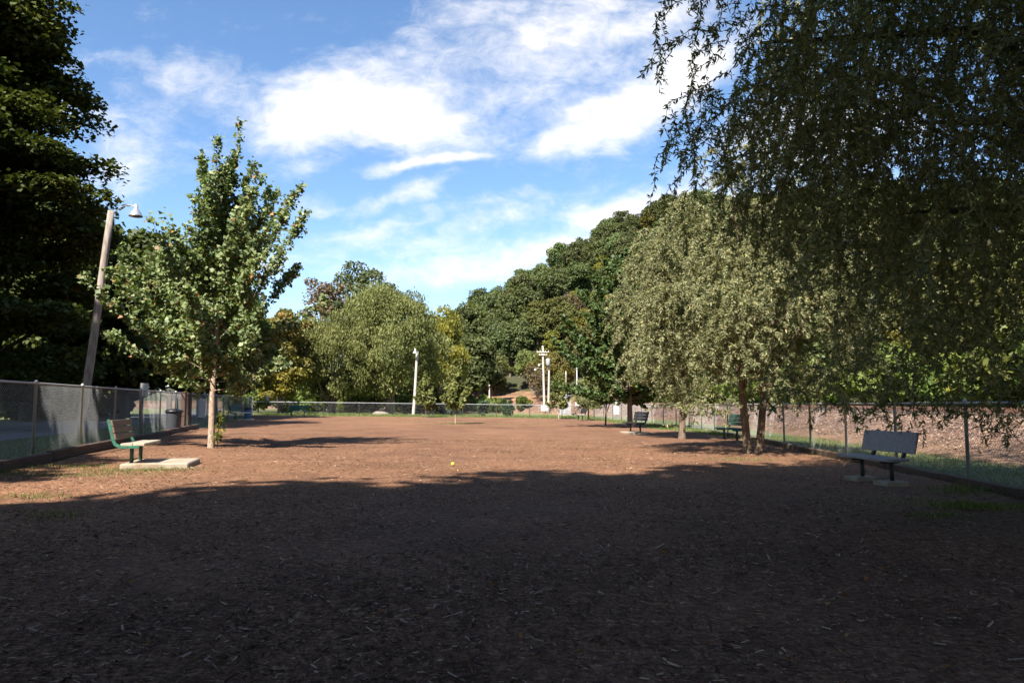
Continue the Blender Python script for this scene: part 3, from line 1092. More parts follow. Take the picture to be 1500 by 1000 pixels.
# trees outside the frame whose shade falls on the yard, standing behind and beside the viewer
sh1 = broad_tree(401, 22, 6.6, 3.5, 190, 420, .34, L['shade'], M['bark'], .25, .85, zlow=-.9)
sh3 = broad_tree(403, 22, 6.2, 3.5, 120, 170, .34, L['shade'], M['bark'], .25, .85, zlow=-.9)
sh2 = broad_tree(402, 24, 7.0, 3.5, 200, 420, .34, L['shade'], M['bark'], .25, .85, zlow=-.9)
for i, (x, y, s_) in enumerate([(-20.0, -15.5, 1.0), (-14.2, -13.8, 1.0), (-8.9, -10.2, 1.0), (-4.2, -8.7, .97), (-1.6, -5.0, 1.0), (3.6, -3.6, .88), (8.2, -7.5, .92), (11.0, -1.5, .78), (-17, -19, 1.05), (-7, -17, 1.05), (3, -17, 1.05), (12, -15, 1.0)]):
    plant('broadleaf_tree', 'tall leafy tree in the row standing behind the viewer', 'tree', (x, y, gz(x, y)), sh3 if i in (4, 6) else (sh1, sh2)[i % 2], 'trees in the row behind the viewer', i * 1.3, s_)
for i, (x, y, s_) in enumerate([(-29, 13, .85), (-35, 23, .92), (-28, 3, .95), (-20.2, 8.5, .9), (-22.8, 15, .85), (-16.9, 0.5, .8), (-26.5, 20, .85), (-25.0, 26, .72)]):
    plant('broadleaf_tree', 'tall leafy tree across the road, shading the huge dark one', 'tree', (x, y, gz(x, y)), sh3 if i in (3, 4, 5) else (sh2, sh1)[i % 2], 'tall trees across the road', i * 2.1, s_)

# understorey behind the road and beneath the far trees
bush_me = [broad_tree(420 + i, 2.4 + .5 * i, 1.9, .1, 34, 90, .22, L['bush'], M['barkdark'], .32, .8, trunk_r=.04, zlow=-.98) for i in range(3)]
bush_dk = [broad_tree(430 + i, 3.0, 2.2, .1, 36, 90, .26, L['dark'], M['barkdark'], .32, .8, trunk_r=.04, zlow=-.98) for i in range(2)]
g = np.random.default_rng(55)
for k in range(20):
    Yd = g.uniform(30, 62)
    px = g.uniform(-20, 330)
    if (px - 750) / F * Yd > lx(Yd) - 10.5:
        Yd = 40 + 22 * max(0, px) / 330
    x, y, z = at(px, Yd)
    if x > lx(y) - 10:
        x = lx(y) - 10 - g.uniform(0, 3)
        z = gz(x, y)
    plant('roadside_bush', 'leafy bush in the shade under the trees across the road', 'bush', (x, y, z), (bush_dk + bush_me)[k % 5], 'bushes under the roadside trees', k, g.uniform(.7, 1.2))
for k, (px, Yd) in enumerate([(520, 84), (545, 86), (455, 84), (600, 90), (630, 96), (668, 84), (500, 90), (420, 84), (380, 80), (690, 100), (730, 102), (765, 104), (705, 96)]):
    plant('lawn_bush', 'green bush growing on the lawn under the trees behind the far fence', 'bush', at(px, Yd), bush_me[k % 3], 'bushes behind the far fence', k * 1.1, g.uniform(.45, .95))
g = np.random.default_rng(58)
kk = 0
for (xa, xb, ya, yb, n_, s0, s1) in [(14, 34, 112, 132, 20, 1.0, 2.0), (-48, -13, 122, 131, 24, 1.0, 1.9), (34, 47, 36, 112, 52, 1.1, 2.1), (-36, -8, 92, 110, 22, 1.0, 1.9)]:
    for k in range(n_):
        x, y = g.uniform(xa, xb), g.uniform(ya, yb)
        d_, _ = polydist(np.array([[x, y]]), TR)
        if abs(d_[0]) < 5.5:
            continue
        plant('thicket_bush', 'leafy bush in the thicket at the foot of the wooded hill', 'bush', (x, y, gz(x, y) - .1), bush_me[kk % 3], 'thicket bushes at the foot of the hill', kk * 1.7, g.uniform(s0, s1))
        kk += 1
for k, (px, Yd, h) in enumerate([(706, 72.5, 1.75), (743, 72.5, 1.75), (664, 73, 1.3)]):
    m_ = broad_tree(440 + k, h, .62, .05, 26, 70, .13, L['shrub'], M['barkdark'], .36, 1.1, trunk_r=.03, zlow=-.98)
    plant('evergreen_shrub', ['dark round evergreen shrub just behind the far fence, left of the twin utility poles', 'dark round evergreen shrub just behind the far fence, nearest the twin utility poles', 'low dark shrub behind the far fence by the pale-stemmed sapling'][k], 'shrub', at(px, Yd), m_)


# young maple ---------------------------------------------------------------
def maple(seed, H, spread, z0, nb, leaf, lmat, bmat, tr_, extra=(), apex=1.0):
    g = np.random.default_rng(seed)
    mb = MB()
    wv = g.normal(size=(6, 2)) * .035
    tp = [(wv[i, 0] * (i > 0), wv[i, 1] * (i > 0), H * .97 * i / 5 - (.15 if i == 0 else 0)) for i in range(6)]
    mb.tube(tp, [tr_ * 1.35, tr_, tr_ * .8, tr_ * .52, tr_ * .28, .012], 12, cap=False)
    TP = np.array(tp)
    Cs = []
    specs = []
    for i in range(nb):
        t = (i + g.random()) / nb
        z = z0 + (H * .88 - z0) * t ** 1.12
        ln = spread * (np.interp(t, [0, .15, .35, .6, .8, 1], [.92, 1.05, 1.0, .82, .66, .50])) * (.66 + .62 * g.random())
        ang = R(np.interp(t, [0, .3, .7, 1], [80, 56, 34, 17]) + g.normal() * 7)
        specs.append((z, ln, ang, i * 2.39996 + g.normal() * .35))
    if extra:      # shorter limbs high on the side of the lamp pole
        specs = [(z, ln * (.68 if (math.cos(a) < -.6 and 3.2 < z < 5.2) else 1), ang, a) for (z, ln, ang, a) in specs]
    specs += list(extra)
    for (z, ln, ang, a) in specs:
        b0 = np.array([np.interp(z, TP[:, 2], TP[:, 0]), np.interp(z, TP[:, 2], TP[:, 1]), z])
        d0 = np.array([math.cos(a) * math.sin(ang), math.sin(a) * math.sin(ang), math.cos(ang)])
        ss = np.linspace(0, 1, 8)
        lift = .26 * ln * ss ** 2 - (.12 * ln * ss if z < z0 + .9 else 0)
        P = b0 + d0 * (ln * ss)[:, None] + np.array([0, 0, 1]) * lift[:, None] + g.normal(size=(8, 3)) * .025 * ss[:, None]
        rr = tr_ * .26 * (ln / spread) ** .7
        mb.tube(P, list(rr * (1 - ss * .88)), 5, cap=False)
        # leaves along the branch and side shoots
        def along(P, n_, jit, s_lo):
            s = s_lo + (1 - s_lo) * g.random(n_)
            idx = s * (len(P) - 1)
            i0 = np.clip(idx.astype(int), 0, len(P) - 2)
            q = P[i0] + (P[i0 + 1] - P[i0]) * (idx - i0)[:, None]
            return q + g.normal(size=q.shape) * jit
        Cs.append(along(P, int(40 * ln) + 9, .075, .2))
        for k in range(int(7 * ln) + 4):
            s = .18 + .8 * g.random()
            j = s * 7
            i0 = min(int(j), 6)
            q = P[i0] + (P[i0 + 1] - P[i0]) * (j - i0)
            sd = unit(d0 * .55 + g.normal(size=3) * .6 + np.array([0, 0, .55]))
            sln = (.28 + .62 * g.random()) * (1.12 - .8 * s) * min(1, ln / 1.2 + .25) * np.interp(z, [z0, H * .5, H * .8], [1, .8, .45])
            tt_ = np.linspace(0, 1, 4)
            Q = q + sd * (sln * tt_)[:, None] + np.array([0, 0, .12]) * (sln * tt_ ** 2)[:, None]
            mb.tube(Q, list(.009 * (1 - tt_ * .7)), 3, cap=False)
            Cs.append(along(Q, int(46 * sln) + 9, .06, .1))
    top = np.linspace(H * .8, H * 1.0, 50)
    Cs.append(np.stack([g.normal(size=50) * .06, g.normal(size=50) * .06, top], 1))
    C = np.concatenate(Cs)
    N = len(C)
    A = unit(g.normal(size=(N, 3)) * .7 + np.array([0, 0, -.55]) + unit(C * np.array([1, 1, 0]) + 1e-6) * .5)
    B = unit(np.cross(A, unit(g.normal(size=(N, 3)) * .6 + np.array([0, 0, 1]))))
    sz = leaf * (.6 + .7 * g.random(N))
    crown = leaves_mesh('crown', C, A, B, sz * 1.05, sz, lmat, np.clip(g.random(N), 0, .999), .25)
    return crown, mb.mesh('trunk', bmat)


p = at(313, 19.3)
mroot = plant('young_maple_tree', 'upright young maple with pale trunk standing in the mulch beside the green bench', 'tree', p,
      maple(501, 7.25, 2.85, 1.5, 62, .106, L['maple'], M['barkpale'], .070, extra=[(2.5, 3.3, R(62), R(172)), (3.0, 2.9, R(60), R(188))]))
# leafy sucker at the foot of the maple
g = np.random.default_rng(3)
mb = MB()
sp = [(.16, -.02, .0), (.17, -.03, .35), (.22, -.03, .7), (.27, -.04, 1.0)]
mb.tube(sp, [.012, .01, .008, .004], 5)
sk = mb.build('sucker', M['bark'], mroot)
C = np.array([(.17 + .1 * t + g.normal() * .06, -.03 + g.normal() * .06, .15 + .85 * t) for t in g.random(70)])
A = unit(g.normal(size=(70, 3)) + np.array([0, 0, -.3]))
B = unit(np.cross(A, g.normal(size=(70, 3))))
lf = leaves_mesh('sucker_leaves', C, A, B, .13, .10, L['bush'], g.random(70), .2)
link('foliage', lf, sk)

# dark green maple on the right, standing by the black bench
plant('green_maple_tree', 'dense dark green maple behind the black bench, left of the silvery willows', 'tree', at(922, 42),
      maple(502, 8.3, 3.9, 1.4, 112, .19, L['maple2'], M['bark'], .13))
# saplings in the yard
plant('sapling', 'slender sapling with straight pale stem standing alone in the mulch', 'tree', at(668, 44.5), maple(503, 3.8, .78, .95, 30, .17, L['sapling'], M['barkpale'], .032))
plant('sapling', 'thin sparse sapling just inside the far fence, right of the white lamp pole', 'tree', at(624, 64.5), maple(504, 3.6, .95, .7, 26, .17, L['sapling'], M['bark'], .035))
plant('sapling', 'sparse little tree near the far right corner of the fence, left of the small bench', 'tree', at(818, 66), maple(505, 4.2, 1.1, .9, 22, .15, L['sapling'], M['barkpale'], .05))
plant('sapling', 'bent little tree right of the small far bench', 'tree', at(861, 61), maple(506, 3.6, 1.3, 1.0, 24, .15, L['sapling'], M['bark'], .06))


# contorted willows ------------------------------------------------------------
def willow(seed, limb_pts, limb_r, starts, lens, leaf, lw, lmat, bmat, spacing, sway=.10, outdir=None, twig=True, twig_r=.004, hang=1.0):
    """limb_pts: polylines; starts (n,3); lens (n,): hanging strands with curled leaves"""
    g = np.random.default_rng(seed)
    mb = MB()
    for P, r_ in zip(limb_pts, limb_r):
        mb.tube(P, r_, 9, cap=False)
    Cc, Ax = [], []
    tv, tf = [], []
    nvert = 0
    for p, ln in zip(starts, lens):
        m_ = max(4, int(ln / .12))
        o_ = g.normal(size=2) * .45
        if outdir is not None:
            o_ = o_ + np.array(outdir(p))
        st = np.zeros((m_, 3))
        q = np.array(p, float)
        dv = np.array([o_[0], o_[1], .35 + .25 * g.random()])
        dv /= np.linalg.norm(dv)
        ph = g.random() * 6.28
        stp = ln / m_
        for k in range(m_):
            st[k] = q
            dv = dv + np.array([0, 0, -1]) * .26 * hang
            dv /= np.linalg.norm(dv)
            wgl = np.array([math.cos(ph + k * 1.15), math.sin(ph + k * 1.15), 0]) * sway * 2.0 + g.normal(size=3) * .12
            q = q + (dv + wgl) * stp
        if twig:
            a_ = unit(np.gradient(st, axis=0))
            b_ = unit(np.cross(a_, np.array([.3, .9, .1])))
            c_ = np.cross(a_, b_)
            rr = (twig_r * np.linspace(1.5, .5, m_))[:, None]
            for e in (0, 1, 2):
                tv.append(st + (b_ * math.cos(e * 2.094) + c_ * math.sin(e * 2.094)) * rr)
            ii = np.arange(m_ - 1)
            for e in (0, 1, 2):
                f_ = (e + 1) % 3
                tf.append(np.stack([nvert + e * m_ + ii, nvert + f_ * m_ + ii, nvert + f_ * m_ + ii + 1, nvert + e * m_ + ii + 1], 1))
            nvert += 3 * m_
        nl_ = int(ln / spacing)
        s = g.random(nl_) * (m_ - 1.001)
        i0 = s.astype(int)
        c = st[i0] + (st[i0 + 1] - st[i0]) * (s - i0)[:, None]
        tdir = unit(st[i0 + 1] - st[i0])
        sd = g.normal(size=(nl_, 3))
        a = unit(tdir * .5 + unit(sd) * .95 + np.array([0, 0, -.30]))
        Cc.append(c + a * leaf * .5)
        Ax.append(a)
    C = np.concatenate(Cc)
    A = np.concatenate(Ax)
    N = len(C)
    B = unit(np.cross(A, g.normal(size=(N, 3))))
    sz = (.6 + .7 * g.random(N))
    crown = leaves_mesh('crown', C, A, B, leaf * sz, lw * sz, lmat, np.clip(g.random(N), 0, .999), .45)
    tr_ = mb.mesh('trunk', bmat)
    tw = mesh_np('twigs', np.concatenate(tv), np.concatenate(tf), M['bark']) if twig else None
    return crown, tr_, tw


def willow_tree(label, loc, seed, H, Rc, stems, leaf, lw, nst, spacing, lmat, zlow, trunk_r, fork=1.2, skirt=.8, side=None, top_bias=1.0):
    g = np.random.default_rng(seed)
    P, rr = [], []
    tips = []
    for (ox, oy, lean_x, lean_y) in stems:
        base = np.array([ox, oy, -.15])
        f = np.array([ox + lean_x * .4, oy + lean_y * .4, fork + g.uniform(-.2, .2)])
        P.append([base, base + (f - base) * .25 + np.array([0, 0, .02]), base + (f - base) * .6, f])
        rr.append([trunk_r * 1.5, trunk_r * 1.08, trunk_r, trunk_r * .95])
        for k in range(6):
            a = g.random() * 6.283
            r_ = Rc * (.25 + .5 * g.random())
            t = np.array([ox + lean_x + r_ * math.cos(a), oy + lean_y + r_ * math.sin(a), H * (.62 + .32 * g.random())])
            m1 = f + (t - f) * .4 + np.array([0, 0, .35]) + g.normal(size=3) * .12
            P.append([f - np.array([0, 0, .1]), f + (m1 - f) * .5 + g.normal(size=3) * .05, m1, (m1 + t) / 2 + g.normal(size=3) * .12, t])
            rr.append([trunk_r * .6, trunk_r * .5, trunk_r * .38, trunk_r * .22, trunk_r * .08])
            tips.append(P[-1])
    # strands start all through a dome and hang from it
    a = g.random(nst) * 6.283
    r = Rc * g.random(nst) ** .55
    dome = H * (1 - .42 * (r / Rc) ** 2)
    lob = 1 + .12 * np.sin(a * 3 + seed) + .08 * np.sin(a * 7 + 2 * seed)
    low = zlow + (fork * .65) * np.clip(1 - r / Rc, 0, 1)
    z = low + (dome * lob - low) * g.random(nst) ** (.55 / top_bias)
    st = np.stack([r * lob * np.cos(a), r * lob * np.sin(a), z], 1)
    K = 46
    ctr = st[g.integers(nst, size=K)]
    dd = ((st[:, None, :] - ctr[None]) ** 2 * np.array([1, 1, .5])).sum(-1)
    st = st + (ctr[dd.argmin(1)] - st) * (.30 + .45 * g.random(nst))[:, None] * np.array([1, 1, .8])
    z = st[:, 2]
    ln = np.minimum((.35 + 1.25 * g.random(nst)), np.maximum(z - zlow * (.6 + .8 * g.random(nst)), .25))
    crown, tr_, tw = willow(seed, P, rr, st, ln, leaf, lw, lmat, M['barkwillow'], spacing, outdir=lambda p: (p[0] / Rc * .5, p[1] / Rc * .5))
    root = thing('willow_tree', label, 'tree', loc)
    t_ = link('trunk', tr_, root)
    link('twigs', tw, root)
    link('crown', crown, root)
    return root


willow_tree('silvery contorted willow with twin furrowed trunks, standing beside the dark green bench', at(1100, 19.8), 601, 7.9, 2.75,
            [(-.12, 0, -.3, .1), (.17, .08, .5, .2)], .100, .026, 2000, .0125, L['willow'], .5, .10, 1.5)
willow_tree('pale silvery willow with a single straight trunk, between the black bench and the twin-trunked willow', at(997, 28.3), 602, 8.5, 1.85,
            [(0, 0, .2, .1)], .12, .033, 1900, .0155, L['willow'], 1.3, .115, 1.9)
willow_tree('small weeping willow sapling on a dark stem near the far right corner', at(886, 46), 603, 3.3, 1.7,
            [(0, 0, .1, 0)], .15, .032, 150, .04, L['willow'], .75, .055, .9)

# the big near willow: trunk just outside the frame on the right, its curtain of twigs over the yard
g = np.random.default_rng(77)
wx0, wy0 = 8.0, 6.2
P, rr = [], []
P.append([(wx0, wy0, -.3), (wx0 - .05, wy0, .8), (wx0 - .1, wy0 + .05, 2.1)])
rr.append([.46, .33, .30])
for (tx, ty, tz_) in [(2.6, 7.6, 7.4), (3.6, 9.4, 8.4), (5.2, 10.8, 9.2), (6.8, 7.4, 11.0), (4.2, 6.4, 10.4), (9.8, 8.6, 8.2), (10.5, 5.0, 8.4), (7.4, 11.0, 6.2), (4.4, 8.2, 3.4), (5.4, 9.6, 5.0), (3.0, 8.6, 5.6)]:
    s = np.array([wx0 - .1, wy0 + .05, 2.0])
    t = np.array([tx, ty, tz_])
    m1 = s + (t - s) * .35 + np.array([0, 0, .12 * abs(tz_ - 2)]) + g.normal(size=3) * .15
    m2 = s + (t - s) * .7 + np.array([0, 0, .16 * abs(tz_ - 2)]) + g.normal(size=3) * .2
    P.append([s, s + (m1 - s) * .5, m1, m2, t])
    rr.append([.17, .14, .105, .06, .018])
st, ln = [], []
tries = 0
while len(st) < 4500:
    x = g.uniform(1.75, 10.0)
    y = g.uniform(5.6, 11.5)
    px = 750 + F * x / y
    if ((x - 7.4) / 5.6) ** 2 + ((y - 8.0) / 4.2) ** 2 > 1:
        continue
    # lower hem of the curtain: high at the outer edge, low near the trunk
    hem = np.interp(px, [960, 1010, 1060, 1130, 1200, 1260, 1330, 1500, 2200], [4.4, 3.6, 3.3, 3.1, 2.4, 1.6, 1.2, 1.0, .9]) + g.normal() * .28
    z = hem + .3 + (11.2 - hem) * g.random() ** .95
    py = 592 - (z - CZ) / y * F
    if px < np.interp(py, [-400, 0, 110, 300], [1240, 1150, 1100, 1045]) + 34 * g.random():
        continue
    if px > 1190 and 380 < py < 585 and g.random() < .62:
        continue
    if px > 1600 and g.random() < .55:
        continue
    if 592 - (z - CZ) / y * F < -260 and g.random() < .42:
        continue
    st.append((x, y, z))
    ln.append(float(np.clip(g.uniform(.4, 1.7), .3, max(.35, z - hem))))
for k in range(84):
    y = g.uniform(7.4, 10.5)
    px = g.uniform(1120, 1560)
    st.append(((px - 750) / F * y, y, CZ + (592 - g.uniform(530, 612)) / F * y))
    ln.append(g.uniform(.35, .95))
# long loose streamers along the outer edge and the hem
for k in range(44):
    y = g.uniform(7.0, 9.0)
    px = g.uniform(1012, 1090)
    x = (px - 750) / F * y
    z = g.uniform(4.0, 6.6)
    st.append((x, y, z))
    ln.append(g.uniform(.6, 1.7))
for (px, py, l_) in [(1040, 45, .9), (1000, 60, .8), (1070, 20, 1.1), (985, 165, .8), (1010, 250, .6), (1390, 560, .95), (1415, 575, .6), (1450, 560, .8), (1300, 590, .45), (1240, 590, .5), (1210, 585, .5), (1470, 600, .6), (1490, 560, .9), (1350, 590, .5), (1180, 560, .6)]:
    y = 8.2
    dvec = ray(px, py)
    st.append((dvec[0] / dvec[1] * y, y, CZ + dvec[2] / dvec[1] * y))
    ln.append(l_)
cr_, tr_, tw_ = willow(78, P, rr, st, ln, .072, .0200, L['willownear'], M['barkdark'], .0150, sway=.15, outdir=lambda p: ((p[0] - 7.4) * .03, 0), twig_r=.0035, hang=1.9)
root = thing('contorted_willow_tree', 'big shaded willow whose curtain of twisted twigs hangs in front of everything on its side', 'tree', (0, 0, 0))
link('trunk', tr_, root)
link('twigs', tw_, root)
link('crown', cr_, root)


# ------------------------------------------------------------------ benches
def bench(label, loc, rz, back_mat, seat_mat, frame_mat, length=1.75, boards=2, group=None, slab=None, slab_label='', leg_gap=1.15, side_panel=True, leg_mat=None, sc=1.0):
    """bench faces local +X, its length lies along local Y"""
    root = thing('park_bench', label, 'bench', loc, rz)
    root.scale = (sc, sc, sc)
    zt = .06
    m_ = MB()
    for k in range(2):
        m_.box((.06 + k * .225, 0, .465), (.215, length, .055), bev=.008)
    m_.build('seat', seat_mat, root)
    m_ = MB()
    hb = .40
    for k in range(boards):
        w_ = hb / boards - .012
        zc = .56 + hb / boards * (k + .5)
        m_.box((-.13 - (zc - .5) * .24, 0, zc), (.045, length, w_), ry=-.235, bev=.007)
    m_.build('backrest', back_mat, root)
    for s in (-1, 1):
        m_ = MB()
        yy = s * leg_gap / 2
        m_.tube([(.08, yy, zt), (.08, yy, .43)], .038, 10)
        m_.box((.08, yy, zt + .008), (.16, .16, .016))
        m_.build('leg', leg_mat or frame_mat, root)
        m_ = MB()
        prof = [(.30, .425), (.10, .415), (-.05, .425), (-.13, .47), (-.175, .56), (-.225, .76), (-.275, .96)]
        yb = s * (length / 2 - .02) if side_panel else s * leg_gap / 2
        for a, b in zip(prof[:-1], prof[1:]):
            dx_, dz_ = b[0] - a[0], b[1] - a[1]
            lnn = math.hypot(dx_, dz_)
            m_.box(((a[0] + b[0]) / 2 - .012, yb, (a[1] + b[1]) / 2), (lnn + .02, .05, .06), ry=-math.atan2(dz_, dx_), bev=.004)
        m_.build('bracket', frame_mat, root)
    if slab:
        so_ = MB()
        c, sz_ = slab
        so_.box((c[0], c[1], 0), (sz_[0], sz_[1], .11), bev=.018)
        o = so_.build('concrete_slab', M['concrete'])
        o.location = (loc[0], loc[1], loc[2] + .02)
        o.rotation_euler = (0, 0, rz)
        tag(o, slab_label, 'concrete slab')
    return root


def mz(p, dz=0.0):
    return (p[0], p[1], float(mulch_z(np.array(p[0]), np.array(p[1]))) + dz)


# left green bench facing the middle of the yard
bench('green-ended park bench with weathered brown back boards on a concrete slab beside the maple', mz((-7.0, 13.75, 0)), R(14), M['brownplank'], M['paleplank'], M['green'], 1.5, 3, leg_gap=.75, sc=.88,
      slab=((.52, -.02), (1.12, 1.3)), slab_label='pale concrete slab under the green-ended bench')
bench('grey plank bench on two small slabs beside the railway fence, below the hanging twigs', mz(at(1284, 12.5)), R(189), M['greyplank'], M['greyplank'], M['black'], 1.5, 1, leg_gap=.85, side_panel=False, sc=.9,
      slab=None)
bp = mz(at(1284, 12.5))
for s, lb in ((-1, 'small concrete footing under one leg of the grey plank bench, further from the fence'), (1, 'small concrete footing under the other leg of the grey plank bench, nearer the fence')):
    m_ = MB()
    m_.box((0, 0, 0), (.4, .38, .13), bev=.015)
    o = m_.build('concrete_slab', M['concrete'])
    a = R(189)
    o.location = (bp[0] + math.cos(a) * .1 - math.sin(a) * s * -.39, bp[1] + math.sin(a) * .1 + math.cos(a) * s * -.39, bp[2] + .01)
    o.rotation_euler = (0, 0, a)
    tag(o, lb, 'concrete slab')
bench('dark green slatted bench facing the yard behind the twin-trunked willow', mz(at(1071, 26.5)), R(186), M['dkgreen'], M['dkgreen'], M['dkgreen'], 1.5, 3)
bench('black bench seen from its end, in the shadow left of the single-trunked willow', mz(at(932, 33)), R(192), M['black'], M['black'], M['black'], 1.6, 3, side_panel=False,
      slab=((.1, 0), (.9, 1.5)), slab_label='concrete slab under the black bench')
bench('small far black bench at the end of the yard between two little trees', mz(at(851, 59)), R(190), M['black'], M['greyplank'], M['black'], 1.6, 2, side_panel=False)
bench('bench with pale seat on a slab by the road fence, farther than the trash can', mz(at(352, 47)), R(-10), M['dkgreen'], M['white'], M['dkgreen'], 1.5, 2,
      slab=((.2, 0), (1.1, 1.3)), slab_label='concrete slab under the bench with the pale seat')
bench('green slatted bench before the far fence, under the smaller far willow', mz(at(438, 63)), R(-93), M['green'], M['green'], M['green'], 1.55, 4)


# ------------------------------------------------------------------ trash cans, posts, signs
def trash_can(label, loc, body, lid, liner=None, sc=1.0):
    root = thing('trash_can', label, 'trash can', loc)
    root.scale = (sc, sc, sc)
    m_ = MB()
    m_.lathe([(.23, 0), (.25, .04), (.285, .70), (.30, .74), (.30, .76), (.27, .76)], seg=24)
    m_.build('body', body, root)
    m_ = MB()
    m_.lathe([(.33, .765), (.345, .79), (.34, .83), (.27, .88), (.12, .905), (.02, .91)], seg=24)
    m_.build('lid', lid, root)
    for s in (-1, 1):
        m_ = MB()
        m_.tube([(s * .29, -.09, .62), (s * .345, -.08, .62), (s * .345, .08, .62), (s * .29, .09, .62)], .014, 6)
        m_.build('handle', lid, root)
    return root


trash_can('dark plastic trash can with black lid against the road fence', mz(at(257, 28.2)), M['can'], M['lid'], sc=.98)
trash_can('small blue bin standing behind the bench with the pale seat', mz(at(365, 52)), M['blue'], M['lid'], sc=.85)


def post_thing(name, label, cat, loc, h, w, mat, sign=None):
    root = thing(name, label, cat, loc)
    m_ = MB()
    m_.box((0, 0, h / 2 - .1), (w, w, h + .2), bev=.008)
    m_.build('post', mat, root)
    if sign:
        cx_, cz_, sw_, sh_, lines, rot = sign
        m_ = MB()
        m_.box((cx_, -w / 2 - .016, cz_), (sw_, .014, sh_), bev=.003)
        m_.build('sign_panel', M['white'], root)
    return root


post_thing('sign_post', 'white sign on a brown wooden post along the road fence, above the green-ended bench', 'sign', at(209, 24.6), 1.80, .10, M['brownpost'], (.12, 1.58, .26, .44, 3, 0))
for px, Yd, lb in ((250, 30.0, 'brown square wooden post at the road fence, first beyond the trash can'), (271, 31.2, 'brown square wooden post at the road gate, second beyond the trash can'), (279, 33.4, 'brown square wooden post at the road gate, farthest from the trash can')):
    x, y, z = at(px, Yd)
    o = MB()
    o.box((0, 0, .72), (.17, .17, 1.7), bev=.012)
    o.box((0, 0, 1.585), (.21, .21, .03), bev=.004)
    o = o.build('wooden_post', M['brownpost'])
    o.location = (x, y, z)
    tag(o, lb, 'post')


def flat_sign(label, px, Yd, zc, w, h, name='white_sign', mat='white'):
    x, y, z = at(px, Yd)
    o = MB()
    o.box((0, 0, 0), (w, .02, h), bev=.004)
    o = o.build(name, M[mat])
    o.location = (x, y, z + zc)
    return tag(o, label, 'sign')


flat_sign('tall white notice hung on the road fence by the brown posts', 297, 36.5, .86, .42, .88)
flat_sign('small white sign beyond the far corner of the road fence', 393, 64.7, 1.55, .22, .42)
flat_sign('square white sign hung on the far fence in front of the twin utility poles', 797, 68.4, .93, .58, .50)
post_thing('waste_station', 'beige box on a post beside the green slatted far bench', 'waste station', mz(at(428, 64.2)), .85, .07, M['brownpost'])
o = [x for x in S.objects if x.name.startswith('waste_station')][0]
m_ = MB()
m_.box((0, -.05, .92), (.34, .22, .26), bev=.03)
m_.box((0, -.05, 1.065), (.38, .26, .03), bev=.01)
m_.build('box', M['beige'], o)

# ball
o = MB()
o.lathe([(.034 * math.sin(t), .034 - .034 * math.cos(t)) for t in np.linspace(.05, math.pi - .05, 10)], seg=16)
o = o.build('tennis_ball', M['ball'])
o.location = mz(at(664, 14.6), .01)
tag(o, 'yellow-green tennis ball lying alone on the sunlit mulch', 'ball')


# ------------------------------------------------------------------ poles
def lamp_pole(label, base, top, r0, r1, mat, arm, shade_c, sc=1.0):
    root = thing('lamp_pole', label, 'lamp pole', base)
    t = Vector(top) - Vector(base)
    m_ = MB()
    m_.tube([(0, 0, -.3)] + [tuple(t * k + Vector((.02 * math.sin(k * 5), 0, 0))) for k in np.linspace(.05, 1, 8)], [r0 * 1.03] + list(np.linspace(r0, r1, 8)), 14)
    m_.build('pole', mat, root)
    c = Vector(shade_c) - Vector(base)
    m_ = MB()
    a0 = t - Vector((0, 0, .12))
    top_ = c + Vector((0, 0, .26 * sc))
    pts_ = [a0 + (top_ - a0) * k + Vector((0, 0, .16 * sc * math.sin(k * math.pi))) for k in np.linspace(0, 1, 9)]
    m_.tube(pts_, .017 * sc, 8)
    m_.build('arm', M['lamp'], root)
    m_ = MB()
    m_.lathe([(.035 * sc, .34 * sc), (.06 * sc, .33 * sc), (.065 * sc, .19 * sc), (.085 * sc, .17 * sc), (.16 * sc, .06 * sc), (.215 * sc, -.05 * sc), (.22 * sc, -.07 * sc), (.20 * sc, -.07 * sc), (.14 * sc, .04 * sc), (.06 * sc, .12 * sc)], tuple(c), 22)
    m_.build('lamp_shade', M['lamp'], root)
    m_ = MB()
    m_.lathe([(.03 * sc, .10 * sc), (.055 * sc, .0), (.05 * sc, -.04 * sc), (.02 * sc, -.06 * sc)], tuple(c), 12)
    m_.build('bulb', M['white'], root)


b_ = at(119, 22)
tp = ray(164, 309)
tp = (tp[0] / tp[1] * 22.4, 22.4, CZ + tp[2] / tp[1] * 22.4)
lc = ray(199, 314)
lc = (lc[0] / lc[1] * 22.2, 22.2, CZ + lc[2] / lc[1] * 22.2)
lamp_pole('leaning weathered lamp pole with a bell-shaped lamp, behind the road fence', b_, tp, .125, .095, M['pole'], None, lc, .92)
b_ = at(606, 72)
tp = ray(611.5, 515)
tp = (tp[0] / tp[1] * 72, 72, CZ + tp[2] / tp[1] * 72)
lc = ray(608, 516)
lc = (lc[0] / lc[1] * 71.4, 71.4, CZ + lc[2] / lc[1] * 71.4)
lamp_pole('pale slightly leaning lamp pole behind the far fence in front of the big willow', b_, tp, .15, .11, M['palepole'], None, lc, 1.1)


def wires(label, spans):
    root = thing('overhead_wire', label, 'wire')
    for a, b, sag in spans:
        a, b = Vector(a), Vector(b)
        m_ = MB()
        m_.tube([a.lerp(b, t) - Vector((0, 0, sag * 4 * t * (1 - t))) for t in np.linspace(0, 1, 14)], .014, 5)
        m_.build('wire', M['black'], root)


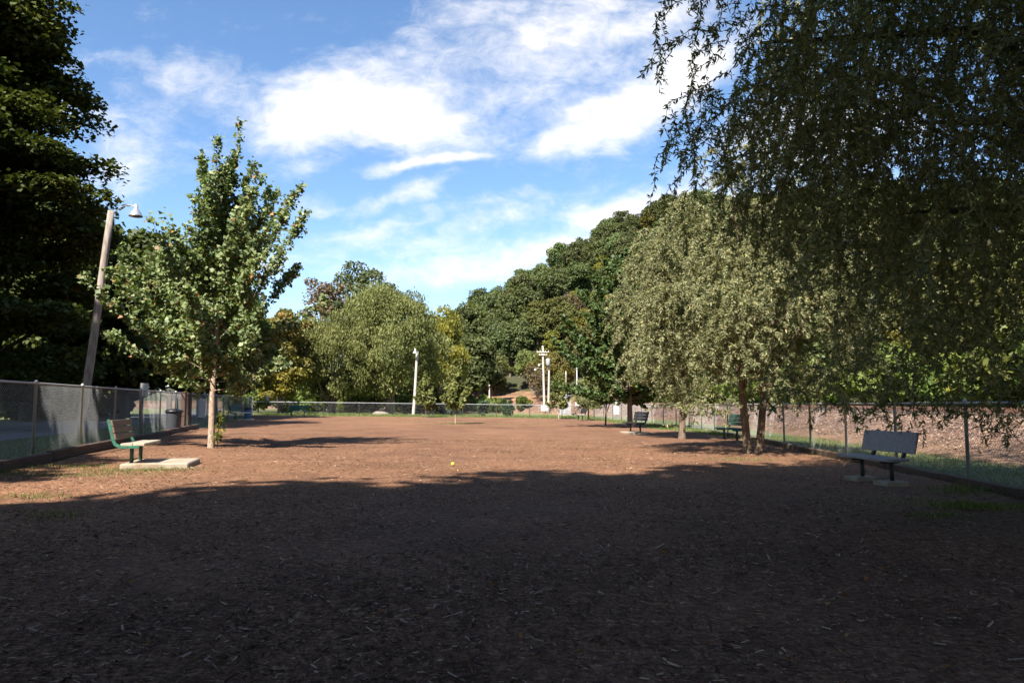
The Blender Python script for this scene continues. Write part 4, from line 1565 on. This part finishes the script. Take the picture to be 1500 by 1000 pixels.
def utility_pole(label, base, h, r, mat, arms=(), lean=(0, 0), can=None, lights=()):
    root = thing('utility_pole', label, 'utility pole', base)
    m_ = MB()
    m_.tube([(lean[0] * k, lean[1] * k, h * k - (.3 if k == 0 else 0)) for k in np.linspace(0, 1, 6)], list(np.linspace(r, r * .7, 6)), 12)
    m_.build('pole', mat, root)
    for (z, w) in arms:
        k = z / h
        m_ = MB()
        m_.box((lean[0] * k, -r - .03, z), (w, .09, .11), bev=.01)
        c_ = m_.build('crossarm', mat, root)
        for s in (-.45, -.2, .2, .45):
            i_ = MB()
            i_.lathe([(.03, 0), (.055, .03), (.035, .07), (.055, .10), (.03, .15)], (lean[0] * k + w * s, -r - .03, z + .055), 10)
            i_.build('insulator', M['white'], c_)
    if can:
        z, rc, hc, dxc = can
        m_ = MB()
        m_.lathe([(rc * .9, 0), (rc, .04), (rc, hc), (rc * .7, hc + .06), (.03, hc + .14)], (dxc, -r - rc * .9, z), 16)
        m_.build('transformer', M['cabinet'], root)
    for (lx_, lz_) in lights:
        m_ = MB()
        k = lz_ / h
        m_.tube([(lean[0] * k, 0, lz_), (lx_ * .6, -.2, lz_ + .18), (lx_, -.3, lz_ + .05)], .025, 6)
        m_.lathe([(.06, .12), (.09, .0), (.18, -.12), (.17, -.14), (.05, -.10)], (lx_, -.3, lz_), 14)
        m_.build('floodlight', M['white'], root)
    return root


up = at(798, 100)
utility_pole('tall pale utility pole with crossarms, left one of a leaning pair behind the far fence', (up[0] - .05, up[1], up[2]), 9.2, .17, M['palepole'],
             arms=((8.35, 1.7), (7.95, 1.1)), lean=(-.22, 0), lights=((-1.25, 6.0), (-.75, 6.6)))
utility_pole('shorter pale utility pole with a transformer can, leaning beside the tall one', (up[0] + .42, up[1] - .5, up[2]), 7.4, .16, M['palepole'], lean=(.18, 0), can=(6.5, .28, .85, -.02))
u2 = at(717, 124)
utility_pole('small pale utility pole with one crossarm before the red dirt bank', u2, 7.4, .13, M['palepole'], arms=((6.95, 1.35),))
u3 = at(829, 112)
u3 = utility_pole('thin bare wooden pole behind the grey cabinet', u3, 5.2, .08, M['palepole'])
wires('thin overhead wires running from the twin utility poles past the trees', [((up[0] + .4, 99.8, up[2] + 7.65), (30, 84, 9.2), .4), ((up[0] - .9, 99.8, up[2] + 7.65), (29, 84, 9.0), .4),
                                                                             ((up[0] - .3, 99.8, up[2] + 5.6), (u2[0] + .3, 123.8, u2[2] + 5.6), .4), ((u2[0] - .3, 123.8, u2[2] + 5.6), (-40, 134, 8), .5)])

# railway signal equipment
cb = at(827, 92)
root = thing('signal_cabinet', 'big grey metal equipment cabinet by the railway behind the far fence', 'cabinet', cb)
m_ = MB()
m_.box((0, 0, 1.2), (1.45, 1.3, 2.3), bev=.02)
m_.build('body', M['cabinet'], root)
m_ = MB()
m_.box((0, 0, 2.4), (1.62, 1.5, .09), bev=.015)
m_.build('roof', M['cabinet'], root)
m_ = MB()
m_.box((-.1, -.665, 1.15), (.85, .028, 1.95), bev=.006)
dr = m_.build('door', M['cabinet'], root)
m_ = MB()
m_.box((.22, -.70, 1.15), (.04, .04, .22), bev=.006)
m_.build('handle', M['black'], dr)
m_ = MB()
m_.box((0, 0, 0), (1.7, 1.55, .12), bev=.01)
m_.build('plinth', M['concrete'], root)

sm = at(845, 95)
root = thing('signal_mast', 'tall thin railway signal mast with lamps right of the grey cabinet', 'signal', sm)
m_ = MB()
m_.tube([(0, 0, -.2), (0, 0, 6.1)], .06, 10)
m_.build('mast', M['galv'], root)
m_ = MB()
m_.tube([(-.95, -.05, 3.15), (.1, -.05, 3.15)], .045, 8)
m_.tube([(-.95, -.05, 2.85), (.1, -.05, 2.85)], .03, 8)
m_.build('cantilever', M['galv'], root)
for x_, z_ in ((-.95, 2.75), (-.3, 2.6), (.25, 2.75), (.0, 1.75)):
    m_ = MB()
    m_.lathe([(.02, -.1), (.19, -.1), (.20, -.02), (.20, .08), (.03, .1)], (x_, -.12, z_), 16)
    hd = m_.build('signal_head', M['white'], root)
m_ = MB()
m_.box((0, -.05, 1.3), (.55, .35, .6), bev=.02)
m_.build('relay_box', M['white'], root)

sm = at(902, 78)
root = thing('crossing_signal', 'white railway crossing signal with two round lamps beyond the corner of the fence', 'signal', sm)
m_ = MB()
m_.tube([(0, 0, -.2), (0, 0, 2.35)], .06, 10)
m_.build('mast', M['white'], root)
for s in (-1, 1):
    m_ = MB()
    m_.lathe([(.02, -.05), (.16, -.05), (.17, 0), (.17, .1), (.03, .1)], (s * .24, -.06, 1.55), 16)
    m_.build('signal_head', M['white'], root)
m_ = MB()
for s in (-1, 1):
    m_.box((0, -.08 - .006 * s, 2.15), (.95, .012, .15), ry=s * R(45))
m_.build('crossbuck', M['white'], root)
m_ = MB()
m_.box((0, 0, .75), (.6, .45, .9), bev=.03)
m_.build('relay_box', M['white'], root)


# rocks
def rock(label, loc, sz, seed):
    g = np.random.default_rng(seed)
    bm = bmesh.new()
    bmesh.ops.create_icosphere(bm, subdivisions=3, radius=1)
    ax = g.normal(size=(9, 3))
    ax /= np.linalg.norm(ax, axis=1)[:, None]
    for v in bm.verts:
        p = np.array(v.co)
        dd = max(0, float((ax @ p).max()))
        s = .78 + .3 * (1 - dd) + .06 * math.sin(p[0] * 7 + seed) * math.sin(p[1] * 6)
        v.co = Vector(p * s * np.array(sz))
    me = bpy.data.meshes.new('boulder')
    bm.to_mesh(me)
    bm.free()
    me.materials.append(M['rock'])
    o = link('boulder', me)
    o.location = (loc[0], loc[1], loc[2] + sz[2] * .3)
    return tag(o, label, 'boulder')


rock('flat pale boulder on the lawn behind the far fence, left of the pale lamp pole', at(558, 74), (1.0, .6, .36), 1)
rock('pale jagged boulder against the dirt bank at the foot of the small utility pole', at(715, 125.5), (1.0, .8, 1.35), 2)
rock('low pale boulder on the dirt bank left of the small utility pole', at(690, 124), (1.5, .8, .9), 3)

# ------------------------------------------------------------------ ground litter
g = np.random.default_rng(21)
N = 170000
u = g.random(N)
y0, y1 = 1.6, 26.0
yy = y0 * (y1 / y0) ** u                      # thinner with distance
hw = np.minimum(yy * .86 + .6, 12)
xx = g.uniform(-1, 1, N) * hw
ok = (xx > yard_left(yy) + .1) & (xx < yard_right(yy) - .1)
pat = wob(xx, yy, 1.1, 5) + wob(xx, yy, 3.3, 6) * .6
ok &= g.random(N) < np.clip(.62 + .45 * pat, .12, 1)
xx, yy = xx[ok], yy[ok]
N = len(xx)
ln = np.exp(g.normal(math.log(.023), .5, N)).clip(.008, .085) * np.interp(yy, [2, 10, 26], [1, 1.1, 1.5])
wd = ln * g.uniform(.12, .38, N).clip(.1, .5)
wd = np.clip(wd, .003, .011)
th = g.random(N) * 6.283
tilt = g.normal(size=N) * .22
A = unit(np.stack([np.cos(th), np.sin(th), np.sin(tilt)], 1))
B = unit(np.cross(np.array([0, 0, 1]) + g.normal(size=(N, 3)) * .3, A))
Nn = np.cross(A, B)
C = np.stack([xx, yy, mulch_z(xx, yy) + .008 + np.abs(A[:, 2]) * ln * .4], 1)
V = np.empty((N, 6, 3))
bend = (g.random(N) * .15)[:, None]
for e, s in ((0, -1), (1, 1)):
    V[:, e * 3 + 0] = C + A * (ln[:, None] * s * .5) - B * wd[:, None] * .5
    V[:, e * 3 + 1] = C + A * (ln[:, None] * s * .5 * .95) + Nn * wd[:, None] * .35
    V[:, e * 3 + 2] = C + A * (ln[:, None] * s * .5) + B * wd[:, None] * .5
b_ = np.arange(N)[:, None] * 6
fc = np.concatenate([b_ + np.array([0, 3, 4, 1]), b_ + np.array([1, 4, 5, 2])])
tn = g.random(N) ** 1.35
chips = link('wood_chips', mesh_np('wood_chips', V.reshape(-1, 3), fc, L['chip'], np.concatenate([tn, tn]).clip(0, .999)))
tag(chips, 'loose brown and grey wood chips strewn over the mulch yard', None, None, 'stuff')

# fallen leaves
N = 240
yy = 2.2 * (16 / 2.2) ** g.random(N)
xx = g.uniform(-1, 1, N) * np.minimum(yy * .8, 8)
ok = (xx > yard_left(yy) + .2) & (xx < yard_right(yy) - .2)
xx, yy = xx[ok], yy[ok]
N = len(xx)
A = unit(np.stack([g.normal(size=N), g.normal(size=N), g.normal(size=N) * .25], 1))
B = unit(np.cross(np.array([0, 0, 1]) + g.normal(size=(N, 3)) * .35, A))
C = np.stack([xx, yy, mulch_z(xx, yy) + .022], 1)
fl = link('fallen_leaves', leaves_mesh('fallen_leaves', C, A, B, g.uniform(.025, .06, N), g.uniform(.018, .04, N), L['fallen'], g.random(N), .3))
tag(fl, 'scattered fallen leaves on the mulch', None, None, 'stuff')


# grass blades
def blades(spots, name, label):
    P = np.concatenate(spots)
    N = len(P)
    h = P[:, 3] * (.5 + .8 * g.random(N))
    lean = g.normal(size=(N, 2)) * .35
    A = unit(np.stack([lean[:, 0], lean[:, 1], np.ones(N)], 1))
    B = unit(np.cross(A, g.normal(size=(N, 3))))
    C = P[:, :3] + A * h[:, None] * .46
    o = link(name, leaves_mesh(name, C, A, B, h, P[:, 4], L['blade'], g.random(N).clip(0, .999), .1))
    tag(o, label, None, None, 'stuff')


def strip(n_, yr, xf, zf, h, w):
    y = g.uniform(*yr, n_)
    x = xf(y)
    return np.stack([x, y, zf(x, y), np.full(n_, h) * (.6 + .6 * g.random(n_)), np.full(n_, w)], 1)


sp = []
sp.append(strip(16000, (8, 34), lambda y: lx(y) + g.uniform(-3.2, .25, len(y)), terrain, .085, .010))
sp.append(strip(22000, (7, 32), lambda y: rx(y) + .15 + g.uniform(-.25, 1, len(y)) * 3.0, terrain, .09, .010))
sp.append(strip(9000, (26, 66), lambda y: yard_right(y) + g.random(len(y)) * (rx(y) - yard_right(y)), terrain, .12, .018))


def patch(cx_, cy_, rx_, ry_, n_, h, w=.008):
    x = cx_ + g.normal(size=n_) * rx_
    y = cy_ + g.normal(size=n_) * ry_
    return np.stack([x, y, mulch_z(x, y), np.full(n_, h), np.full(n_, w)], 1)


for (px, Yd, a, b, n_, h) in [(190, 12.9, .5, .25, 700, .05), (150, 12.0, .6, .3, 500, .05), (100, 13.4, .5, .2, 500, .06), (250, 13.0, .4, .2, 350, .05), (20, 12.2, .4, .3, 400, .07), (60, 9.4, .25, .25, 300, .05), (95, 8.0, .2, .2, 200, .05),
                              (1408, 9.4, .22, .16, 700, .10), (1396, 11.0, .2, .2, 300, .16), (1362, 8.6, .2, .15, 220, .07), (1320, 10, .4, .3, 250, .06), (1480, 9.5, .2, .2, 250, .08), (1085, 17, .4, .2, 250, .08), (700, 45, 2.5, 1.0, 500, .07), (668, 44.5, .5, .4, 200, .1), (640, 52, 3, .8, 400, .06), (795, 50, 1.2, .4, 200, .06)]:
    x, y, z = at(px, Yd)
    sp.append(patch(x, y, a, b, n_, h, .008 if Yd < 20 else .02))
blades(sp, 'grass', 'tufts of green grass along the fences and on thin spots of the mulch')
x = g.uniform(-24, 9, 16000)
y = fy(x) + g.uniform(-.9, 9, 16000)
blades([np.stack([x, y, terrain(x, y), g.uniform(.08, .3, 16000), np.full(16000, .03)], 1)], 'lawn_grass', 'longer green grass of the lawn behind the far fence')
